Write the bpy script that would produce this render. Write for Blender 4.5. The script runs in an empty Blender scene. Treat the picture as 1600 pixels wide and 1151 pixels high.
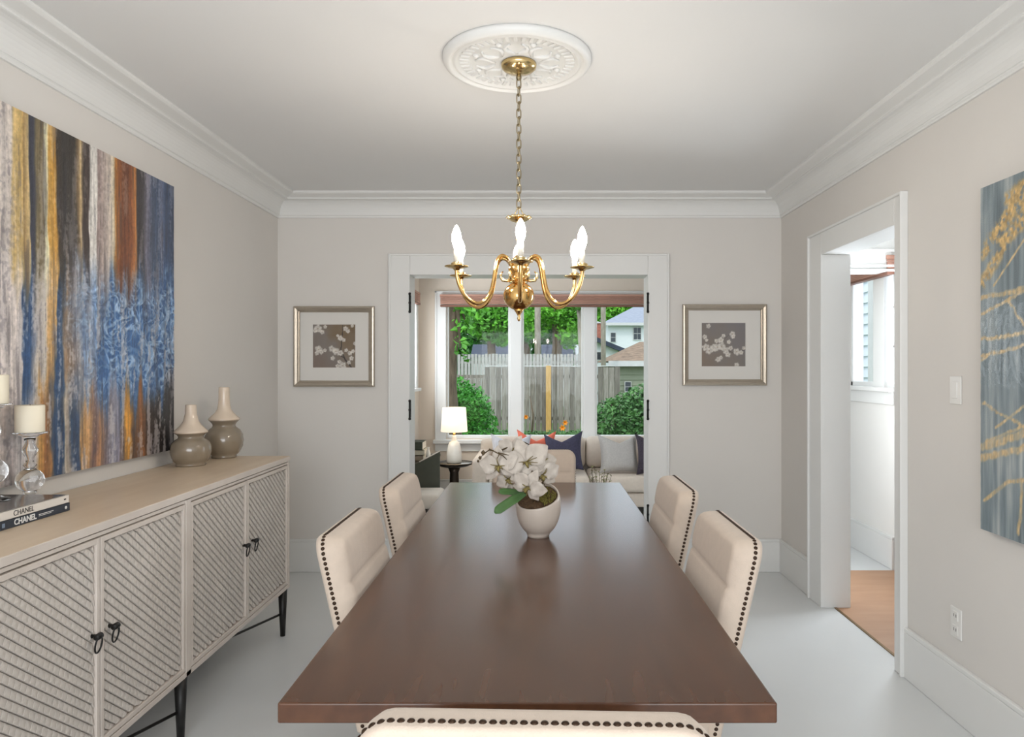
import bpy, math, random
import numpy as np
from mathutils import Vector, Matrix

PI = math.pi
C = bpy.context.scene.collection
S = bpy.context.scene
random.seed(7)

# ------------------------------------------------------------------ camera
cam = bpy.data.cameras.new('camera')
cam_o = bpy.data.objects.new('camera', cam)
C.objects.link(cam_o)
cam_o.location = (0, 0, 1.4)
cam_o.rotation_euler = (PI / 2, 0, 0)
cam.sensor_width = 36
cam.lens = 25.2                 # 1120 px for a 1600 px frame
cam.shift_x = -42 / 1600
cam.clip_start = 0.05
cam.clip_end = 200
S.camera = cam_o

# ------------------------------------------------------------------ world, sun, large lights, exposure
W = bpy.data.worlds.new('overcast_sky')
S.world = W
W.use_nodes = True
wb = W.node_tree.nodes['Background']
wb.inputs[0].default_value = (0.80, 0.90, 1.0, 1)
wb.inputs[1].default_value = 1.9


def lamp(name, kind, loc, rot, energy, color=(1, 1, 1), size=None, size_y=None, angle=None):
    l = bpy.data.lights.new(name, kind)
    l.energy = energy
    l.color = color
    if kind == 'AREA':
        l.shape = 'RECTANGLE'
        l.size = size
        l.size_y = size_y
    if angle is not None:
        l.angle = angle
    if kind == 'POINT' and size:
        l.shadow_soft_size = size
    o = bpy.data.objects.new(name, l)
    C.objects.link(o)
    o.location = loc
    o.rotation_euler = rot
    return o


lamp('sun', 'SUN', (-10, -10, 20), (math.radians(42), 0, math.radians(-38)), 0.9, (1, 0.96, 0.88), angle=math.radians(8))
lamp('fill_light_rear', 'AREA', (-0.05, -1.66, 1.45), (PI / 2, 0, 0), 70, (0.97, 0.985, 1.0), 2.7, 1.7)  # added fill lamp behind the camera, brightens the room from an unseen side
lamp('assumed_light_hall', 'AREA', (2.64, 4.59, 1.45), (0, PI / 2, 0), 48, (0.86, 0.93, 1.0), 1.2, 0.64)  # added area lamp, stands for assumed daylight through an unseen hall window
lamp('added_light_sunroom', 'AREA', (-1.42, 6.5, 1.65), (0, -PI / 2, 0), 22, (0.92, 0.96, 1.0), 0.85, 1.5)  # area lamp added outside the left sunroom window to brighten the sunroom

vs = S.view_settings
vs.view_transform = 'Standard'
vs.look = 'None'
vs.exposure = 0.10
vs.gamma = 1.0
vs.use_curve_mapping = False
S.cycles.use_denoising = True
S.cycles.max_bounces = 10
S.cycles.transparent_max_bounces = 16
S.cycles.sample_clamp_indirect = 6.0
S.cycles.caustics_refractive = False
S.cycles.caustics_reflective = False


# ------------------------------------------------------------------ materials
def lin(c):
    c = c / 255.0
    return c / 12.92 if c <= 0.04045 else ((c + 0.055) / 1.055) ** 2.4


def rgb(r, g, b):
    return (lin(r), lin(g), lin(b), 1.0)


MATS = {}


def mat(name, col, rough=0.6, metal=0.0, var=0.04, scale=8.0, bump=0.0, bump_scale=60.0, stretch=(1, 1, 1),
        col2=None, coat=0.0, spec=0.5, sheen=0.0, detail=4.0):
    """a procedural material: a colour broken up by noise, with fine relief"""
    if name in MATS:
        return MATS[name]
    m = bpy.data.materials.new(name)
    m.use_nodes = True
    nt = m.node_tree
    b = nt.nodes['Principled BSDF']
    b.inputs['Roughness'].default_value = rough
    b.inputs['Metallic'].default_value = metal
    b.inputs['Specular IOR Level'].default_value = spec
    if coat:
        b.inputs['Coat Weight'].default_value = coat
        b.inputs['Coat Roughness'].default_value = 0.16 if name == 'walnut_stain' else 0.08
    if sheen:
        b.inputs['Sheen Weight'].default_value = sheen
    tc = nt.nodes.new('ShaderNodeTexCoord')
    mp = nt.nodes.new('ShaderNodeMapping')
    mp.inputs['Scale'].default_value = stretch
    nt.links.new(tc.outputs['Object'], mp.inputs['Vector'])
    nz = nt.nodes.new('ShaderNodeTexNoise')
    nz.inputs['Scale'].default_value = scale
    nz.inputs['Detail'].default_value = detail
    nt.links.new(mp.outputs['Vector'], nz.inputs['Vector'])
    rp = nt.nodes.new('ShaderNodeValToRGB')
    c = rgb(*col)
    if col2 is None:
        a = tuple(max(0, x * (1 - var)) for x in c[:3]) + (1,)
        z = tuple(min(1, x * (1 + var)) for x in c[:3]) + (1,)
    else:
        a, z = c, rgb(*col2)
    rp.color_ramp.elements[0].position = 0.3
    rp.color_ramp.elements[1].position = 0.7
    rp.color_ramp.elements[0].color = a
    rp.color_ramp.elements[1].color = z
    nt.links.new(nz.outputs['Fac'], rp.inputs['Fac'])
    nt.links.new(rp.outputs['Color'], b.inputs['Base Color'])
    if bump:
        n2 = nt.nodes.new('ShaderNodeTexNoise')
        n2.inputs['Scale'].default_value = bump_scale
        n2.inputs['Detail'].default_value = 3
        nt.links.new(mp.outputs['Vector'], n2.inputs['Vector'])
        bp = nt.nodes.new('ShaderNodeBump')
        bp.inputs['Strength'].default_value = bump
        bp.inputs['Distance'].default_value = 0.01
        nt.links.new(n2.outputs['Fac'], bp.inputs['Height'])
        nt.links.new(bp.outputs['Normal'], b.inputs['Normal'])
    MATS[name] = m
    return m


def emit_mat(name, col, strength):
    m = bpy.data.materials.new(name)
    m.use_nodes = True
    nt = m.node_tree
    nt.nodes.remove(nt.nodes['Principled BSDF'])
    e = nt.nodes.new('ShaderNodeEmission')
    e.inputs[0].default_value = col
    e.inputs[1].default_value = strength
    nt.links.new(e.outputs[0], nt.nodes['Material Output'].inputs[0])
    return m


def pane_mat(name, refl=0.05):
    m = bpy.data.materials.new(name)
    m.use_nodes = True
    nt = m.node_tree
    nt.nodes.remove(nt.nodes['Principled BSDF'])
    t = nt.nodes.new('ShaderNodeBsdfTransparent')
    g = nt.nodes.new('ShaderNodeBsdfGlossy')
    g.inputs['Roughness'].default_value = 0.0
    mx = nt.nodes.new('ShaderNodeMixShader')
    mx.inputs[0].default_value = refl
    nt.links.new(t.outputs[0], mx.inputs[1])
    nt.links.new(g.outputs[0], mx.inputs[2])
    nt.links.new(mx.outputs[0], nt.nodes['Material Output'].inputs[0])
    return m


def paint_mat(name, rough=0.55, bump=0.3, coat=0.0):
    """colour read from the painted pigment attribute of a canvas"""
    m = bpy.data.materials.new(name)
    m.use_nodes = True
    nt = m.node_tree
    b = nt.nodes['Principled BSDF']
    b.inputs['Roughness'].default_value = rough
    if coat:
        b.inputs['Coat Weight'].default_value = coat
    a = nt.nodes.new('ShaderNodeAttribute')
    a.attribute_name = 'pigment'
    tc = nt.nodes.new('ShaderNodeTexCoord')
    nz = nt.nodes.new('ShaderNodeTexNoise')
    nz.inputs['Scale'].default_value = 220
    nt.links.new(tc.outputs['Object'], nz.inputs['Vector'])
    bp = nt.nodes.new('ShaderNodeBump')
    bp.inputs['Strength'].default_value = bump
    bp.inputs['Distance'].default_value = 0.004
    nt.links.new(nz.outputs['Fac'], bp.inputs['Height'])
    nt.links.new(bp.outputs['Normal'], b.inputs['Normal'])
    nt.links.new(a.outputs['Color'], b.inputs['Base Color'])
    return m


def leaf_mat(name, dark, light, scale=2.0, trans=0.25):
    m = mat(name, dark, 0.5, 0, 0, scale, 0, 60, (1, 1, 1), light, detail=6)
    return m


# walls, floors
M_wall = mat('wall_paint', (222, 218, 213), 0.75, var=0.01, scale=3, bump=0.02, bump_scale=180)
M_wall_hall = mat('hall_wall_paint', (234, 232, 228), 0.7, var=0.01, scale=3, bump=0.02, bump_scale=180)
M_wall_sun = mat('sunroom_wall_paint', (226, 213, 198), 0.75, var=0.01, scale=3, bump=0.02, bump_scale=180)
M_ceil = mat('ceiling_paint', (231, 231, 230), 0.85, var=0.008, scale=2)
M_trim = mat('trim_paint', (230, 230, 228), 0.42, var=0.006, scale=4)
M_floor = mat('white_floor', (216, 218, 218), 0.32, var=0.015, scale=2.2, bump=0.015, bump_scale=9, coat=0.15)
M_hallfloor = mat('tan_hall_floor', (178, 138, 108), 0.5, scale=3, stretch=(1, 4, 1), col2=(188, 148, 117), bump=0.02)
M_brassstrip = mat('dark_brass_strip', (120, 92, 50), 0.35, 0.7)
M_black = mat('black_iron', (22, 21, 20), 0.45, 0.3)
# furniture
M_walnut = mat('walnut_stain', (76, 48, 32), 0.26, scale=3.2, stretch=(9, 1.0, 9), col2=(90, 58, 39), bump=0.0, coat=0.4, spec=0.2, detail=2)
M_linen = mat('cream_linen', (206, 189, 173), 0.85, var=0.03, scale=40, bump=0.18, bump_scale=420, sheen=0.2)
M_nail = mat('aged_bronze', (62, 45, 33), 0.38, 0.7, var=0.2, scale=60)
M_darkwood = mat('espresso_wood', (52, 38, 30), 0.45, var=0.15, scale=20)
M_sidetop = mat('bleached_oak', (206, 184, 158), 0.38, scale=3, stretch=(7, 1, 7), col2=(216, 196, 171), bump=0.04, bump_scale=40)
M_side = mat('whitewashed_wood', (205, 194, 184), 0.6, scale=6, stretch=(4, 1, 1), col2=(216, 206, 197), bump=0.05)
M_tile = mat('whitewashed_relief', (208, 200, 192), 0.55, var=0.04, scale=9, bump=0.05)
M_sideleg = mat('black_leg', (30, 29, 28), 0.45, 0.2)
M_brass = mat('polished_brass', (224, 182, 116), 0.15, 1.0, var=0.05, scale=14)
M_brass_pale = mat('pale_brass', (218, 192, 138), 0.2, 1.0, var=0.05, scale=14)
M_chain = mat('antique_chain', (150, 136, 108), 0.32, 1.0, var=0.1)
M_sleeve = mat('candle_sleeve', (238, 230, 214), 0.5)
M_vase = mat('taupe_glaze', (139, 126, 108), 0.16, var=0.05, scale=12, coat=0.5)
M_vaseneck = mat('cream_glaze', (216, 198, 178), 0.25, var=0.03, scale=12, coat=0.3)
M_candle = mat('ivory_wax', (238, 228, 206), 0.55, var=0.02)
M_pot = mat('white_ceramic', (208, 196, 184), 0.32, var=0.01, coat=0.3)
M_soil = mat('bark_soil', (70, 50, 34), 0.9, scale=60, col2=(110, 84, 56), bump=0.5, bump_scale=120)
M_moss = mat('moss', (104, 98, 42), 0.9, scale=60, col2=(140, 130, 62))
M_petal = mat('orchid_petal', (192, 182, 171), 0.7, scale=40, col2=(212, 203, 192), bump=0.1)
M_lip = mat('orchid_lip', (98, 84, 48), 0.6, scale=90, col2=(150, 136, 74))
M_twig = mat('twig', (84, 68, 44), 0.7)
M_orchleaf = mat('orchid_leaf', (62, 96, 52), 0.4, scale=14, col2=(86, 122, 70))
M_silver = mat('silver_frame', (186, 176, 162), 0.32, 0.75, var=0.06, scale=25, stretch=(1, 1, 8))
M_mat = mat('mat_board', (224, 221, 216), 0.8, var=0.005)
M_plate = mat('white_plastic', (232, 230, 226), 0.35, var=0.004)
M_slot = mat('dark_slot', (60, 56, 52), 0.6)
M_book_w = mat('white_book_cloth', (222, 216, 208), 0.5, var=0.02)
M_book_b = mat('navy_book_cloth', (38, 46, 58), 0.45, var=0.06)
M_page = mat('book_pages', (228, 220, 204), 0.8, scale=3, stretch=(1, 1, 120), col2=(206, 198, 182))
M_ink = mat('black_ink', (52, 50, 50), 0.6)
M_inkw = mat('white_ink', (226, 226, 224), 0.6)
# sunroom
M_sofa = mat('sofa_linen', (216, 203, 189), 0.88, var=0.03, scale=40, bump=0.15, bump_scale=300)
M_p_pale = mat('pale_grey_cotton', (206, 206, 212), 0.85, scale=20, var=0.06, bump=0.2, bump_scale=200)
M_p_coral = mat('coral_cotton', (228, 116, 92), 0.85, var=0.08, scale=20, bump=0.2, bump_scale=200)
M_p_navy = mat('navy_velvet', (58, 56, 78), 0.85, var=0.2, scale=60, bump=0.3, bump_scale=200)
M_p_grey = mat('grey_weave', (188, 184, 180), 0.85, var=0.08, scale=80, bump=0.3, bump_scale=300)
M_p_plum = mat('charcoal_weave', (62, 54, 66), 0.85, scale=70, var=0.35, bump=0.3, bump_scale=300)
M_blind = mat('pink_wood_slats', (186, 140, 122), 0.5, var=0.08, scale=6)
M_blind_d = mat('brown_bottom_rail', (120, 80, 64), 0.5)
M_lampbase = mat('white_lamp_ceramic', (236, 232, 224), 0.25, var=0.01)
M_bronze = mat('dark_bronze_table', (66, 56, 48), 0.3, 0.5, var=0.1)
M_bronzetop = mat('bronze_tray_top', (120, 108, 90), 0.22, 0.6, var=0.1)
M_olive = mat('olive_leather', (66, 68, 56), 0.5, var=0.08, scale=20)
M_cushw = mat('white_seat_cloth', (222, 212, 200), 0.85, var=0.02, bump=0.1, bump_scale=200)
# outside
M_ground = mat('lawn_ground', (66, 104, 40), 0.9, scale=9, col2=(104, 140, 62), bump=0.4, bump_scale=60)
M_fence = mat('weathered_cedar', (116, 108, 99), 0.85, scale=5, stretch=(6, 6, 0.7), col2=(156, 147, 138), bump=0.2)
M_fence2 = mat('weathered_cedar_dark', (102, 95, 88), 0.85, scale=5, stretch=(6, 6, 0.7), col2=(140, 132, 124), bump=0.2)
M_fence3 = mat('weathered_cedar_pale', (128, 120, 112), 0.85, scale=5, stretch=(6, 6, 0.7), col2=(166, 158, 150), bump=0.2)
M_post = mat('new_pine', (196, 150, 84), 0.75, scale=6, stretch=(4, 4, 1), col2=(212, 170, 104))
M_picket = mat('white_picket', (206, 204, 204), 0.7, var=0.05)
M_picketg = mat('greyed_picket', (176, 172, 168), 0.8, var=0.08)
M_bark = mat('bark_brown', (84, 70, 58), 0.95, scale=9, stretch=(3, 3, 0.6), col2=(122, 104, 88), bump=0.6, bump_scale=30)
M_barkg = mat('bark_grey', (146, 136, 124), 0.95, scale=9, stretch=(3, 3, 0.6), col2=(176, 166, 152), bump=0.5, bump_scale=30)
M_leaf1 = leaf_mat('maple_leaf', (30, 88, 18), (120, 200, 62), 2.2)
M_leaf2 = leaf_mat('deep_leaf', (28, 86, 28), (72, 150, 54), 1.6)
M_leaf3 = leaf_mat('ivy_leaf', (38, 108, 32), (104, 190, 72), 5.0)
M_leaf4 = leaf_mat('shrub_leaf', (40, 86, 42), (112, 160, 92), 4.0)
M_leaf5 = leaf_mat('lime_leaf', (46, 118, 18), (140, 220, 66), 1.2)
M_houseW = mat('white_stucco', (226, 228, 232), 0.85, var=0.02)
M_roofG = mat('grey_shingle', (140, 146, 158), 0.85, scale=6, stretch=(1, 4, 4), var=0.14, bump=0.3, bump_scale=20)
M_roofB = mat('brown_shingle', (92, 74, 60), 0.9, scale=5, stretch=(1.5, 4, 8), col2=(158, 134, 110), bump=0.5, bump_scale=24)
M_roofD = mat('dark_slate_roof', (58, 66, 82), 0.8, scale=5, var=0.2)
M_garage = mat('sage_siding', (150, 154, 134), 0.8, var=0.05)
M_darkglass = mat('dark_window_glass', (48, 56, 62), 0.12, var=0.1)
M_brick = mat('red_brick', (170, 106, 88), 0.9, scale=14, var=0.2, bump=0.3)
M_orange = mat('orange_petal', (244, 150, 36), 0.6, var=0.08)
M_stemg = mat('green_stem', (70, 120, 50), 0.7)
M_siding = mat('white_siding', (226, 232, 240), 0.75, var=0.02)
M_pipe = mat('grey_downpipe', (120, 136, 156), 0.5, 0.2)
M_terra = mat('grey_pot', (150, 140, 130), 0.7)
M_glass = pane_mat('window_glass', 0.008)


def crystal_mat():
    m = bpy.data.materials.new('clear_glass')
    m.use_nodes = True
    nt = m.node_tree
    b = nt.nodes['Principled BSDF']
    b.inputs['Base Color'].default_value = (0.97, 0.98, 0.98, 1)
    b.inputs['Roughness'].default_value = 0.02
    b.inputs['Transmission Weight'].default_value = 1.0
    b.inputs['IOR'].default_value = 1.45
    return m


M_crystal = crystal_mat()

# ------------------------------------------------------------------ mesh helpers
F_PX, CX, CY, CAM_Z = 1120.0, 842.0, 575.5, 1.4


def at(x, y, d):
    """the point that lies d metres from the camera plane along the sight line of (x, y)"""
    return Vector(((x - CX) * d / F_PX, d, CAM_Z - (y - CY) * d / F_PX))


ORG = {}


class MB:
    def __init__(self):
        self.v, self.f, self.s = [], [], []

    def add(self, vs_, fs_, smooth=False):
        o = len(self.v)
        self.v.extend([tuple(p) for p in vs_])
        for q in fs_:
            self.f.append(tuple(i + o for i in q))
            self.s.append(smooth)
        return self

    def box(self, x0, x1, y0, y1, z0, z1):
        vs_ = [(x0, y0, z0), (x1, y0, z0), (x1, y1, z0), (x0, y1, z0), (x0, y0, z1), (x1, y0, z1), (x1, y1, z1), (x0, y1, z1)]
        return self.add(vs_, [(0, 3, 2, 1), (4, 5, 6, 7), (0, 1, 5, 4), (1, 2, 6, 5), (2, 3, 7, 6), (3, 0, 4, 7)])

    def obox(self, c, ax, ay, az):
        """box about c with half axes ax, ay, az"""
        c, ax, ay, az = Vector(c), Vector(ax), Vector(ay), Vector(az)
        vs_ = [c - ax - ay - az, c + ax - ay - az, c + ax + ay - az, c - ax + ay - az,
               c - ax - ay + az, c + ax - ay + az, c + ax + ay + az, c - ax + ay + az]
        return self.add(vs_, [(0, 3, 2, 1), (4, 5, 6, 7), (0, 1, 5, 4), (1, 2, 6, 5), (2, 3, 7, 6), (3, 0, 4, 7)])

    def lathe(self, prof, cx=0, cy=0, n=32, smooth=True, cz=0):
        vs_, fs_ = [], []
        for r, z in prof:
            for k in range(n):
                a = 2 * PI * k / n
                vs_.append((cx + r * math.cos(a), cy + r * math.sin(a), cz + z))
        m = len(prof)
        for i in range(m - 1):
            for k in range(n):
                k2 = (k + 1) % n
                fs_.append((i * n + k, i * n + k2, (i + 1) * n + k2, (i + 1) * n + k))
        self.add(vs_, fs_, smooth)
        o = len(self.v) - len(vs_)
        if prof[0][0] > 1e-4:
            self.f.append(tuple(o + k for k in reversed(range(n))))
            self.s.append(False)
        if prof[-1][0] > 1e-4:
            self.f.append(tuple(o + (m - 1) * n + k for k in range(n)))
            self.s.append(False)
        return self

    def tube(self, pts, r, n=8, closed=False, smooth=True):
        pts = [Vector(p) for p in pts]
        m = len(pts)
        rs = r if isinstance(r, (list, tuple)) else [r] * m
        tans = []
        for i in range(m):
            if closed:
                t = pts[(i + 1) % m] - pts[(i - 1) % m]
            else:
                t = pts[min(i + 1, m - 1)] - pts[max(i - 1, 0)]
            tans.append(t.normalized())
        ref = Vector((0, 0, 1)) if abs(tans[0].z) < 0.9 else Vector((1, 0, 0))
        nrm = (ref - tans[0] * ref.dot(tans[0])).normalized()
        vs_, fs_ = [], []
        for i in range(m):
            nrm = (nrm - tans[i] * nrm.dot(tans[i]))
            nrm = nrm.normalized() if nrm.length > 1e-6 else Vector((1, 0, 0))
            bn = tans[i].cross(nrm)
            for k in range(n):
                a = 2 * PI * k / n
                vs_.append(pts[i] + (nrm * math.cos(a) + bn * math.sin(a)) * rs[i])
        for i in range(m if closed else m - 1):
            i2 = (i + 1) % m
            for k in range(n):
                k2 = (k + 1) % n
                fs_.append((i * n + k, i * n + k2, i2 * n + k2, i2 * n + k))
        if not closed:
            fs_.append(tuple(reversed(range(n))))
            fs_.append(tuple((m - 1) * n + k for k in range(n)))
        return self.add(vs_, fs_, smooth)

    def prism(self, a_pts, b_pts, smooth=False):
        """loft between two equal polygons, capped"""
        n = len(a_pts)
        fs_ = [(k, (k + 1) % n, n + (k + 1) % n, n + k) for k in range(n)]
        self.add(list(a_pts) + list(b_pts), fs_, smooth)
        o = len(self.v) - 2 * n
        self.f.append(tuple(o + k for k in reversed(range(n))))
        self.f.append(tuple(o + n + k for k in range(n)))
        self.s.extend([False, False])
        return self

    def mesh(self, name, org=(0, 0, 0)):
        me = bpy.data.meshes.new(name)
        ox, oy, oz = org
        me.from_pydata([(a - ox, b - oy, c - oz) for a, b, c in self.v], [], self.f)
        me.polygons.foreach_set('use_smooth', self.s)
        me.update()
        return me

    def build(self, name, material, parent=None, bevel=0.0, seg=2, fixn=True):
        org = ORG.get(parent.name, (0, 0, 0)) if parent is not None else (0, 0, 0)
        me = self.mesh(name, org)
        if fixn:
            fix_normals(me)
        me.materials.append(material)
        o = bpy.data.objects.new(name, me)
        C.objects.link(o)
        if parent is not None:
            o.parent = parent
            ORG[o.name] = org
        if bevel:
            b = o.modifiers.new('bevel', 'BEVEL')
            b.width = bevel
            b.segments = seg
            b.limit_method = 'ANGLE'
            b.angle_limit = math.radians(40)
            b.harden_normals = False
        return o


import bmesh


def fix_normals(me):
    bm = bmesh.new()
    bm.from_mesh(me)
    bmesh.ops.recalc_face_normals(bm, faces=bm.faces)
    bm.to_mesh(me)
    bm.free()


def tag(o, label, cat, group=None, kind=None):
    if label:
        o['label'] = label
    if cat:
        o['category'] = cat
    if group:
        o['group'] = group
    if kind:
        o['kind'] = kind
    return o


def thing(name, label, cat, loc=(0, 0, 0), rotz=0.0, group=None, local=False):
    o = bpy.data.objects.new(name, None)
    o.empty_display_size = 0.1
    C.objects.link(o)
    o.location = loc
    o.rotation_euler = (0, 0, rotz)
    ORG[o.name] = (0, 0, 0) if local else tuple(loc)
    return tag(o, label, cat, group)


def struct(o):
    o['kind'] = 'structure'
    return o


def sroot(name, loc=(0, 0, 0)):
    o = bpy.data.objects.new(name, None)
    C.objects.link(o)
    o.location = loc
    ORG[o.name] = tuple(loc)
    o['kind'] = 'structure'
    return o


def copy_tree(o, parent=None):
    c = o.copy()
    C.objects.link(c)
    c.parent = parent
    if parent is not None:
        c.matrix_parent_inverse = o.matrix_parent_inverse.copy()
    for ch in KIDS(o):
        copy_tree(ch, c)
    return c


def KIDS(o):
    return [k for k in list(C.objects) if k.parent == o]


def inst(name, me, parent, loc, rot=None):
    o = bpy.data.objects.new(name, me)
    C.objects.link(o)
    o.parent = parent
    o.location = loc
    if rot is not None:
        o.rotation_mode = 'QUATERNION'
        o.rotation_quaternion = rot
    return o


# ------------------------------------------------------------------ numpy noise for painted canvases
rng = np.random.default_rng(11)


def vnoise(x, y, seed=0):
    r = np.random.default_rng(seed)
    t = r.random((257, 257))
    xi, yi = np.floor(x).astype(int), np.floor(y).astype(int)
    xf, yf = x - xi, y - yi
    xf = xf * xf * (3 - 2 * xf)
    yf = yf * yf * (3 - 2 * yf)
    a = t[xi % 256, yi % 256]
    b = t[(xi + 1) % 256, yi % 256]
    c = t[xi % 256, (yi + 1) % 256]
    d = t[(xi + 1) % 256, (yi + 1) % 256]
    return (a * (1 - xf) + b * xf) * (1 - yf) + (c * (1 - xf) + d * xf) * yf


def fbm(x, y, seed=0, octv=4):
    s, a, n = 0, 1.0, 0
    for k in range(octv):
        s = s + a * vnoise(x * 2 ** k, y * 2 ** k, seed + k)
        n += a
        a *= 0.55
    return s / n


def ramp(t, stops):
    xs = [s[0] for s in stops]
    return np.stack([np.interp(t, xs, [s[1][k] for s in stops]) for k in range(3)], -1)


def sstep(a, b, x):
    t = np.clip((x - a) / (b - a), 0, 1)
    return t * t * (3 - 2 * t)


def mixc(a, b, f):
    return a * (1 - f[..., None]) + b * f[..., None]


def painted(name, p0, du, dv, nu, nv, func, material, parent, relief=None, nrm=(0, 0, 1)):
    """a canvas face p0 + u du + v dv, its pigment given per point by func(u, v) in 0..255"""
    us, vs_ = np.meshgrid(np.linspace(0, 1, nu), np.linspace(0, 1, nv), indexing='ij')
    p0, du, dv, nn = (np.array(q, float) for q in (p0, du, dv, nrm))
    pts = p0 + us[..., None] * du + vs_[..., None] * dv
    if relief is not None:
        pts = pts + relief(us, vs_)[..., None] * nn
    org = np.array(ORG.get(parent.name, (0, 0, 0)))
    pts = (pts - org).reshape(-1, 3)
    idx = np.arange(nu * nv).reshape(nu, nv)
    q = np.stack([idx[:-1, :-1], idx[1:, :-1], idx[1:, 1:], idx[:-1, 1:]], -1).reshape(-1, 4)
    me = bpy.data.meshes.new(name)
    me.from_pydata(pts.tolist(), [], q.tolist())
    col = np.clip(func(us, vs_), 0, 255) / 255.0
    col = np.where(col <= 0.04045, col / 12.92, ((col + 0.055) / 1.055) ** 2.4).reshape(-1, 3)
    at_ = me.color_attributes.new('pigment', 'FLOAT_COLOR', 'POINT')
    at_.data.foreach_set('color', np.concatenate([col, np.ones((len(col), 1))], 1).astype(np.float32).ravel())
    me.polygons.foreach_set('use_smooth', [True] * len(me.polygons))
    me.materials.append(material)
    me.update()
    o = bpy.data.objects.new(name, me)
    C.objects.link(o)
    o.parent = parent
    ORG[o.name] = tuple(org)
    return o


# ================================================================== THE ROOM
XL, XR, YB, YR, ZC = -1.802, 1.674, 4.947, -1.6, 2.588
BT = 0.165                        # thickness of the wall to the sunroom
OX0, OX1, OZ = -0.888, 0.750, 2.043   # wide opening to the sunroom
HY0, HY1, HZ = 3.330, 4.195, 2.066    # opening to the hall
XH = 1.805                        # hall side of the right wall
XS0, XS1, YS = -1.27, 2.47, 7.6   # sunroom
ZS = 2.46

struct(MB().box(XL - .15, 1.739, YR - .15, YB + .0, -.12, 0).build('floor', M_floor))
hf = MB().box(1.739, XS1 + .1, 1.6, 4.975, -.12, 0.0).build('floor_hall', M_hallfloor)
struct(hf)
MB().box(1.727, 1.741, HY0 + .002, HY1 - .002, 0.0, 0.004).build('threshold_strip', M_brassstrip, hf)
f2 = MB()
f2.box(XS0 - .1, 1.739, YB, YS + .15, -.12, 0.0)
f2.box(1.739, XS1 + .1, 4.975, YS + .15, -.12, 0.0)
struct(f2.build('floor_sunroom', M_floor))
struct(MB().box(XL - .15, XH, YR - .15, YB + BT, ZC, ZC + .12).build('ceiling', M_ceil))
struct(MB().box(XH, XS1 + .12, 1.6, YB + BT, ZS, ZS + .12).build('ceiling_hall', M_ceil))
struct(MB().box(XS0 - .12, XS1 + .12, YB + BT, YS + .15, ZS, ZS + .12).build('ceiling_sunroom', M_ceil))

struct(MB().box(XL - .15, XL, YR - .15, YB + BT, -.3, ZC).build('wall_left', M_wall))
w = MB()
w.box(XL, OX0 - .02, YB, YB + BT, -.3, ZC)
w.box(OX1 + .02, XH, YB, YB + BT, -.3, ZC)
w.box(OX0 - .02, OX1 + .02, YB, YB + BT, OZ + .02, ZC)
struct(w.build('wall_back', M_wall))
w = MB()
w.box(XR, XH - .003, YR - .15, HY0 - .02, -.3, ZC)
w.box(XR, XH - .003, HY1 + .02, YB, -.3, ZC)
w.box(XR, XH - .003, HY0 - .02, HY1 + .02, HZ + .02, ZC)
struct(w.build('wall_right', M_wall))
# unseen wall behind the camera, its window added to let in the fill lamp
w = MB()
w.box(XL, -1.4, YR - .15, YR, -.3, ZC)
w.box(1.3, XR, YR - .15, YR, -.3, ZC)
w.box(-1.4, 1.3, YR - .15, YR, -.3, 0.6)
w.box(-1.4, 1.3, YR - .15, YR, 2.3, ZC)
struct(w.build('wall_rear', M_wall))
wr = sroot('added_window_4', (-.05, YR - .1, 0.6))  # added window, unseen, gives the fill lamp its opening
m = MB()
for x in (-1.4, -.53, .38, 1.25):
    m.box(x, x + .05, YR - .12, YR - .06, 0.6, 2.3)
m.box(-1.4, 1.3, YR - .12, YR - .06, 0.6, .65)
m.box(-1.4, 1.3, YR - .12, YR - .06, 2.25, 2.3)
m.build('window_frame', M_trim, wr)

# hall and sunroom walls
w = MB()
w.box(XS1, XS1 + .12, 1.6, 4.26, -.3, ZS)
w.box(XS1, XS1 + .12, 4.92, 4.970, -.3, ZS)
w.box(XS1, XS1 + .12, 4.26, 4.92, -.3, .85)  # opening left for the assumed hall window
w.box(XS1, XS1 + .12, 4.26, 4.92, 2.05, ZS)
struct(w.build('wall_hall', M_wall_hall))
struct(MB().box(XH, XS1, 1.5, 1.6, -.3, ZS).build('wall_hall_end', M_wall_hall))
wf = sroot('assumed_window_3', (XS1 + .06, 4.59, .85))  # assumed hall window, out of view, put in for the added lamp outside
m = MB()
for y in (4.26, 4.57, 4.88):
    m.box(XS1 + .04, XS1 + .09, y, y + .04, .85, 2.05)
m.box(XS1 + .04, XS1 + .09, 4.26, 4.92, .85, .90)
m.box(XS1 + .04, XS1 + .09, 4.26, 4.92, 2.0, 2.05)
m.build('window_frame', M_trim, wf)
# beam between hall and sunroom
tb = MB()
tb.box(XH - .003, XS1, 4.965, YB + BT, 2.07, ZS)
struct(tb.build('wall_beam', M_trim))
tb = MB()
tb.box(XH, XS1, 4.945, 4.968, 2.205, 2.225)
tb.box(XH, XS1, 4.950, 4.968, 2.10, 2.118)
tb.box(XH, XS1, 4.940, 4.968, 2.07, 2.085)
struct(tb.build('trim_8', M_trim, None, .002))

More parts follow.
